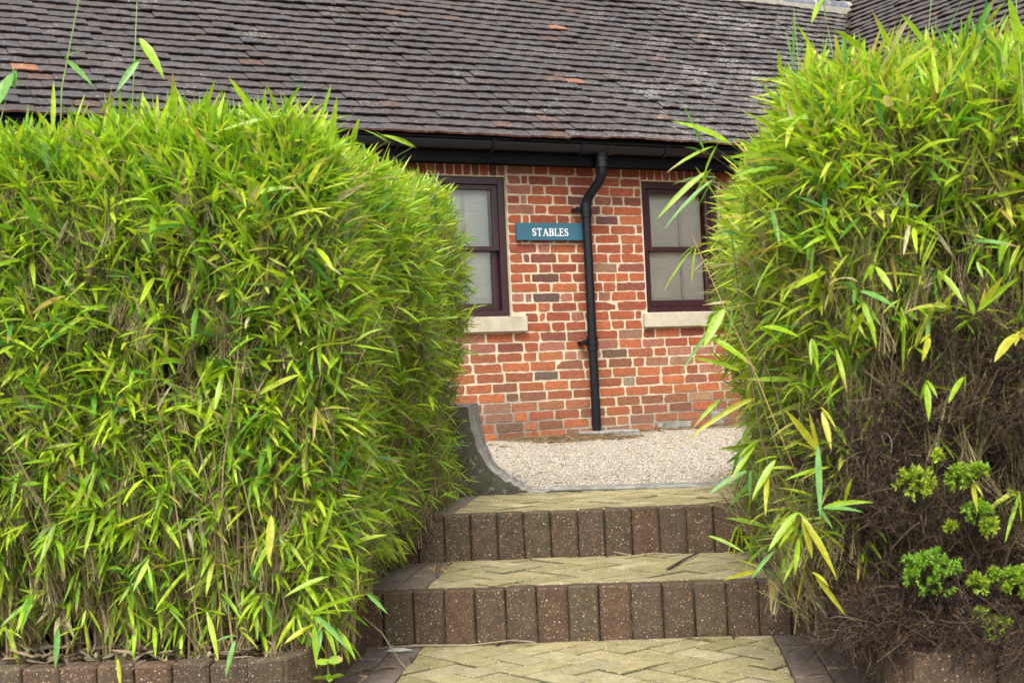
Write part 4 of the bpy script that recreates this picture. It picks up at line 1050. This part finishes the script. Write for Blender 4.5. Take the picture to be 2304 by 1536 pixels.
# leaf litter on the beds and in the corners
def litter(n, fn):
    P = fn(n); d = R.normal(0, 1, (len(P), 3)) * np.array([1, 1, .25]); cs = np.array([(.20, .145, .085), (.15, .10, .06), (.32, .26, .18), (.10, .07, .045)])[R.integers(0, 4, len(P))]
    return leaves(P, unit(d), R.uniform(.03, .10, len(P)), R.uniform(.006, .014, len(P)), cs * R.uniform(.8, 1.2, (len(P), 1)), R.uniform(0, .4, len(P)))
def f_a(n): x = R.uniform(-2.6, -1.0, n); y = 3.56 + R.exponential(.12, n); return np.stack([x, y, -.205 + R.uniform(0, .02, n)], 1)
def f_b(n): y = R.uniform(3.6, 5.9, n); x = -1.0 - R.exponential(.08, n); P = np.stack([x, y, 0 * x], 1); P[:, 2] = slope_v(P) + R.uniform(.01, .04, n); return P
def f_c(n): y = R.uniform(3.6, 4.38, n); x = -.90 + np.abs(R.normal(0, .06, n)); return np.stack([x, y, np.full(n, ZP + .006)], 1)
def f_d(n): y = 4.385 - np.abs(R.normal(0, .02, n)); x = R.uniform(-.9, .5, n); return np.stack([x, y, np.full(n, ZP + .006)], 1)
V, F, C = merge([litter(600, f_a), litter(500, f_b), litter(26, f_c), litter(9, f_d)])
single('leaf_litter', (-1.2, 4, -.2), V, F, M['dead'], 'g', 'dry straw coloured bamboo leaf litter under the left hedge', 'leaf litter', kind='stuff', colr=C)
def f_e(n): x = R.uniform(.36, .9, n); y = R.uniform(3.4, 4.38, n); return np.stack([x, y, np.full(n, ZP + .006)], 1)
V, F, C = litter(30, f_e)
single('leaf_litter', (.5, 4, -.34), V, F, M['dead'], 'g', 'sparse dry leaves and twigs on the dark paving by the right kerb', 'leaf litter', kind='stuff', colr=C)

def wallbits(n):
    x = np.where(R.random(n) < .6, R.normal(4.95, .35, n), R.uniform(4.2, 7.6, n)); y = -.05 - R.random(n) ** 1.3 * np.where(x < 5.4, .85, .3) ; z = np.maximum(0, .045 * (y + 3.6) / 3.6) + .013
    keep_ = np.sin(x * 5.3) + np.sin(x * 11 + 1) + R.normal(0, .6, n) > -.1; P = np.stack([x, y, z], 1)[keep_]; k = len(P)
    D = unit(R.normal(0, 1, (k, 3)) * np.array([1.6, .6, .05])); cs = np.array([(.16, .085, .035), (.24, .15, .07), (.10, .055, .03), (.14, .13, .04)])[R.integers(0, 4, k)]
    return strands(P, D, R.uniform(.03, .10, k), R.uniform(.002, .005, k), cs, R.normal(0, .2, (k, 3)) * np.array([1, 1, 0]), 2)
V, F, C = wallbits(1800)
n = 420; T = R.uniform(6.3, 9.6, n); P = np.array([CAM[0], CAM[1], 0]) + U2 * (R.uniform(-.16, .10, n) * T)[:, None] + N2 * T[:, None]; P = P[P[:, 1] < -.05]; n = len(P)
P[:, 2] = np.maximum(0, .045 * (P[:, 1] + 3.6) / 3.6) + .009
V2, F2, C2 = strands(P, unit(R.normal(0, 1, (n, 3)) * np.array([1, 1, .05])), R.uniform(.008, .05, n), R.uniform(.001, .003, n), np.array([(.30, .20, .10), (.16, .10, .05), (.28, .26, .10)])[R.integers(0, 3, n)], np.zeros((n, 3)), 2)
V, F, C = merge([(V, F, C), (V2, F2, C2)])
single('plant_debris', (5.5, -.3, .04), V, F, M['dead'], 'w', 'brown plant debris washed along the foot of the brick wall', 'debris', kind='stuff', colr=C)
# small single things
def stick(name, pts, r0, c, label, cat='twig'):
    m = MB(); m.tube(pts, [r0 * (1 - .5 * i / (len(pts) - 1)) for i in range(len(pts))], 7, c)
    single(name, pts[0], m.v, m.f, M['dead'], 'g', label, cat, colr=m.c, smooth=True)
stick('twig', [(.042, 4.679, Z1 + .006), (.095, 4.86, Z1 + .009), (.157, 5.06, Z1 + .007)], .0055, (.06, .045, .035), 'thick dark brown twig lying across the lower tread at the right', 'twig')
stick('straw', [(-.15, 5.09, Z1 + .018), (-.08, 5.06, Z1 + .004), (0, 5.08, Z1 + .010), (.08, 5.05, Z1 + .004), (.20, 5.07, Z1 + .004)], .0022, (.38, .30, .19), 'thin pale straw lying at the foot of the upper riser', 'straw')
stick('straw', [(-.90, 4.34, ZP + .005), (-.75, 4.355, ZP + .008), (-.6, 4.35, ZP + .005), (-.45, 4.385, ZP + .012)], .0035, (.36, .28, .17), 'long pale straw along the foot of the lower riser at the left')
stick('straw', [(-.90, 4.15, ZP + .14), (-.84, 4.14, ZP + .09), (-.78, 4.08, ZP + .02), (-.74, 4.0, ZP + .005)], .0028, (.33, .26, .15), 'bent dry straw leaning from the hedge onto the path corner')
V, F, C = leaves(np.array([[-.86, 4.29, ZP + .006]]), np.array([[1., .1, .05]]), np.array([.085]), np.array([.018]), np.array([(.42, .42, .36)]), np.array([.1]))
single('fallen_leaf', (-.84, 4.29, ZP), V, F, M['dead'], 'g', 'pale grey fallen bamboo leaf on the brown edging by the lower riser', 'leaf', colr=C)
n = 11; ang = R.uniform(0, 6.3, n); D = unit(np.stack([np.cos(ang) * .6, np.sin(ang) * .4, np.full(n, 1.0)], 1))
V, F, C = leaves(np.tile((-.763, 4.792, Z1), (n, 1)) + R.normal(0, .004, (n, 3)) * np.array([1, 1, 0]), D, R.uniform(.06, .13, n), R.uniform(.004, .007, n), np.array([(.40, .26, .09)] * n) * R.uniform(.8, 1.2, (n, 1)), R.uniform(.6, 2.2, n))
single('grass_tuft', (-.763, 4.792, Z1), V, F, M['dead'], 'g', 'small dry orange grass tuft growing in a joint of the lower tread', 'grass tuft', colr=C)
SD = Root('seedling', (-.84, 3.44, ZP), 'g', 'young lime green seedling with rounded leaves in front of the left kerb corner', 'plant')
m = MB(); m.tube([(-.822, 3.37, ZP), (-.822, 3.365, -.26), (-.822, 3.36, -.18)], [.002, .0018, .001], 6, (.16, .24, .04)); m.to(SD, 'stem', M['stem'])
Bs = []; Ds = []
for z_ in (-.195, -.235, -.265, -.295):
    for a in np.linspace(0, 6.28, 5)[:-1] + R.uniform(0, 1): Bs.append((-.822, 3.36, z_ + .012)); Ds.append((math.cos(a), math.sin(a), .35))
TS0, WS0 = TS, WS; WS = np.array([.18, .62, .95, 1.05, .72, .08])
V, F, C = leaves(np.array(Bs, float), unit(np.array(Ds, float)), R.uniform(.030, .042, len(Bs)), R.uniform(.015, .021, len(Bs)), np.array([(.27, .42, .03)] * len(Bs)) * R.uniform(.85, 1.1, (len(Bs), 1)), R.uniform(.1, .6, len(Bs)))
child(SD, 'leaves', V, F, M['tuft'], C, True); WS = WS0
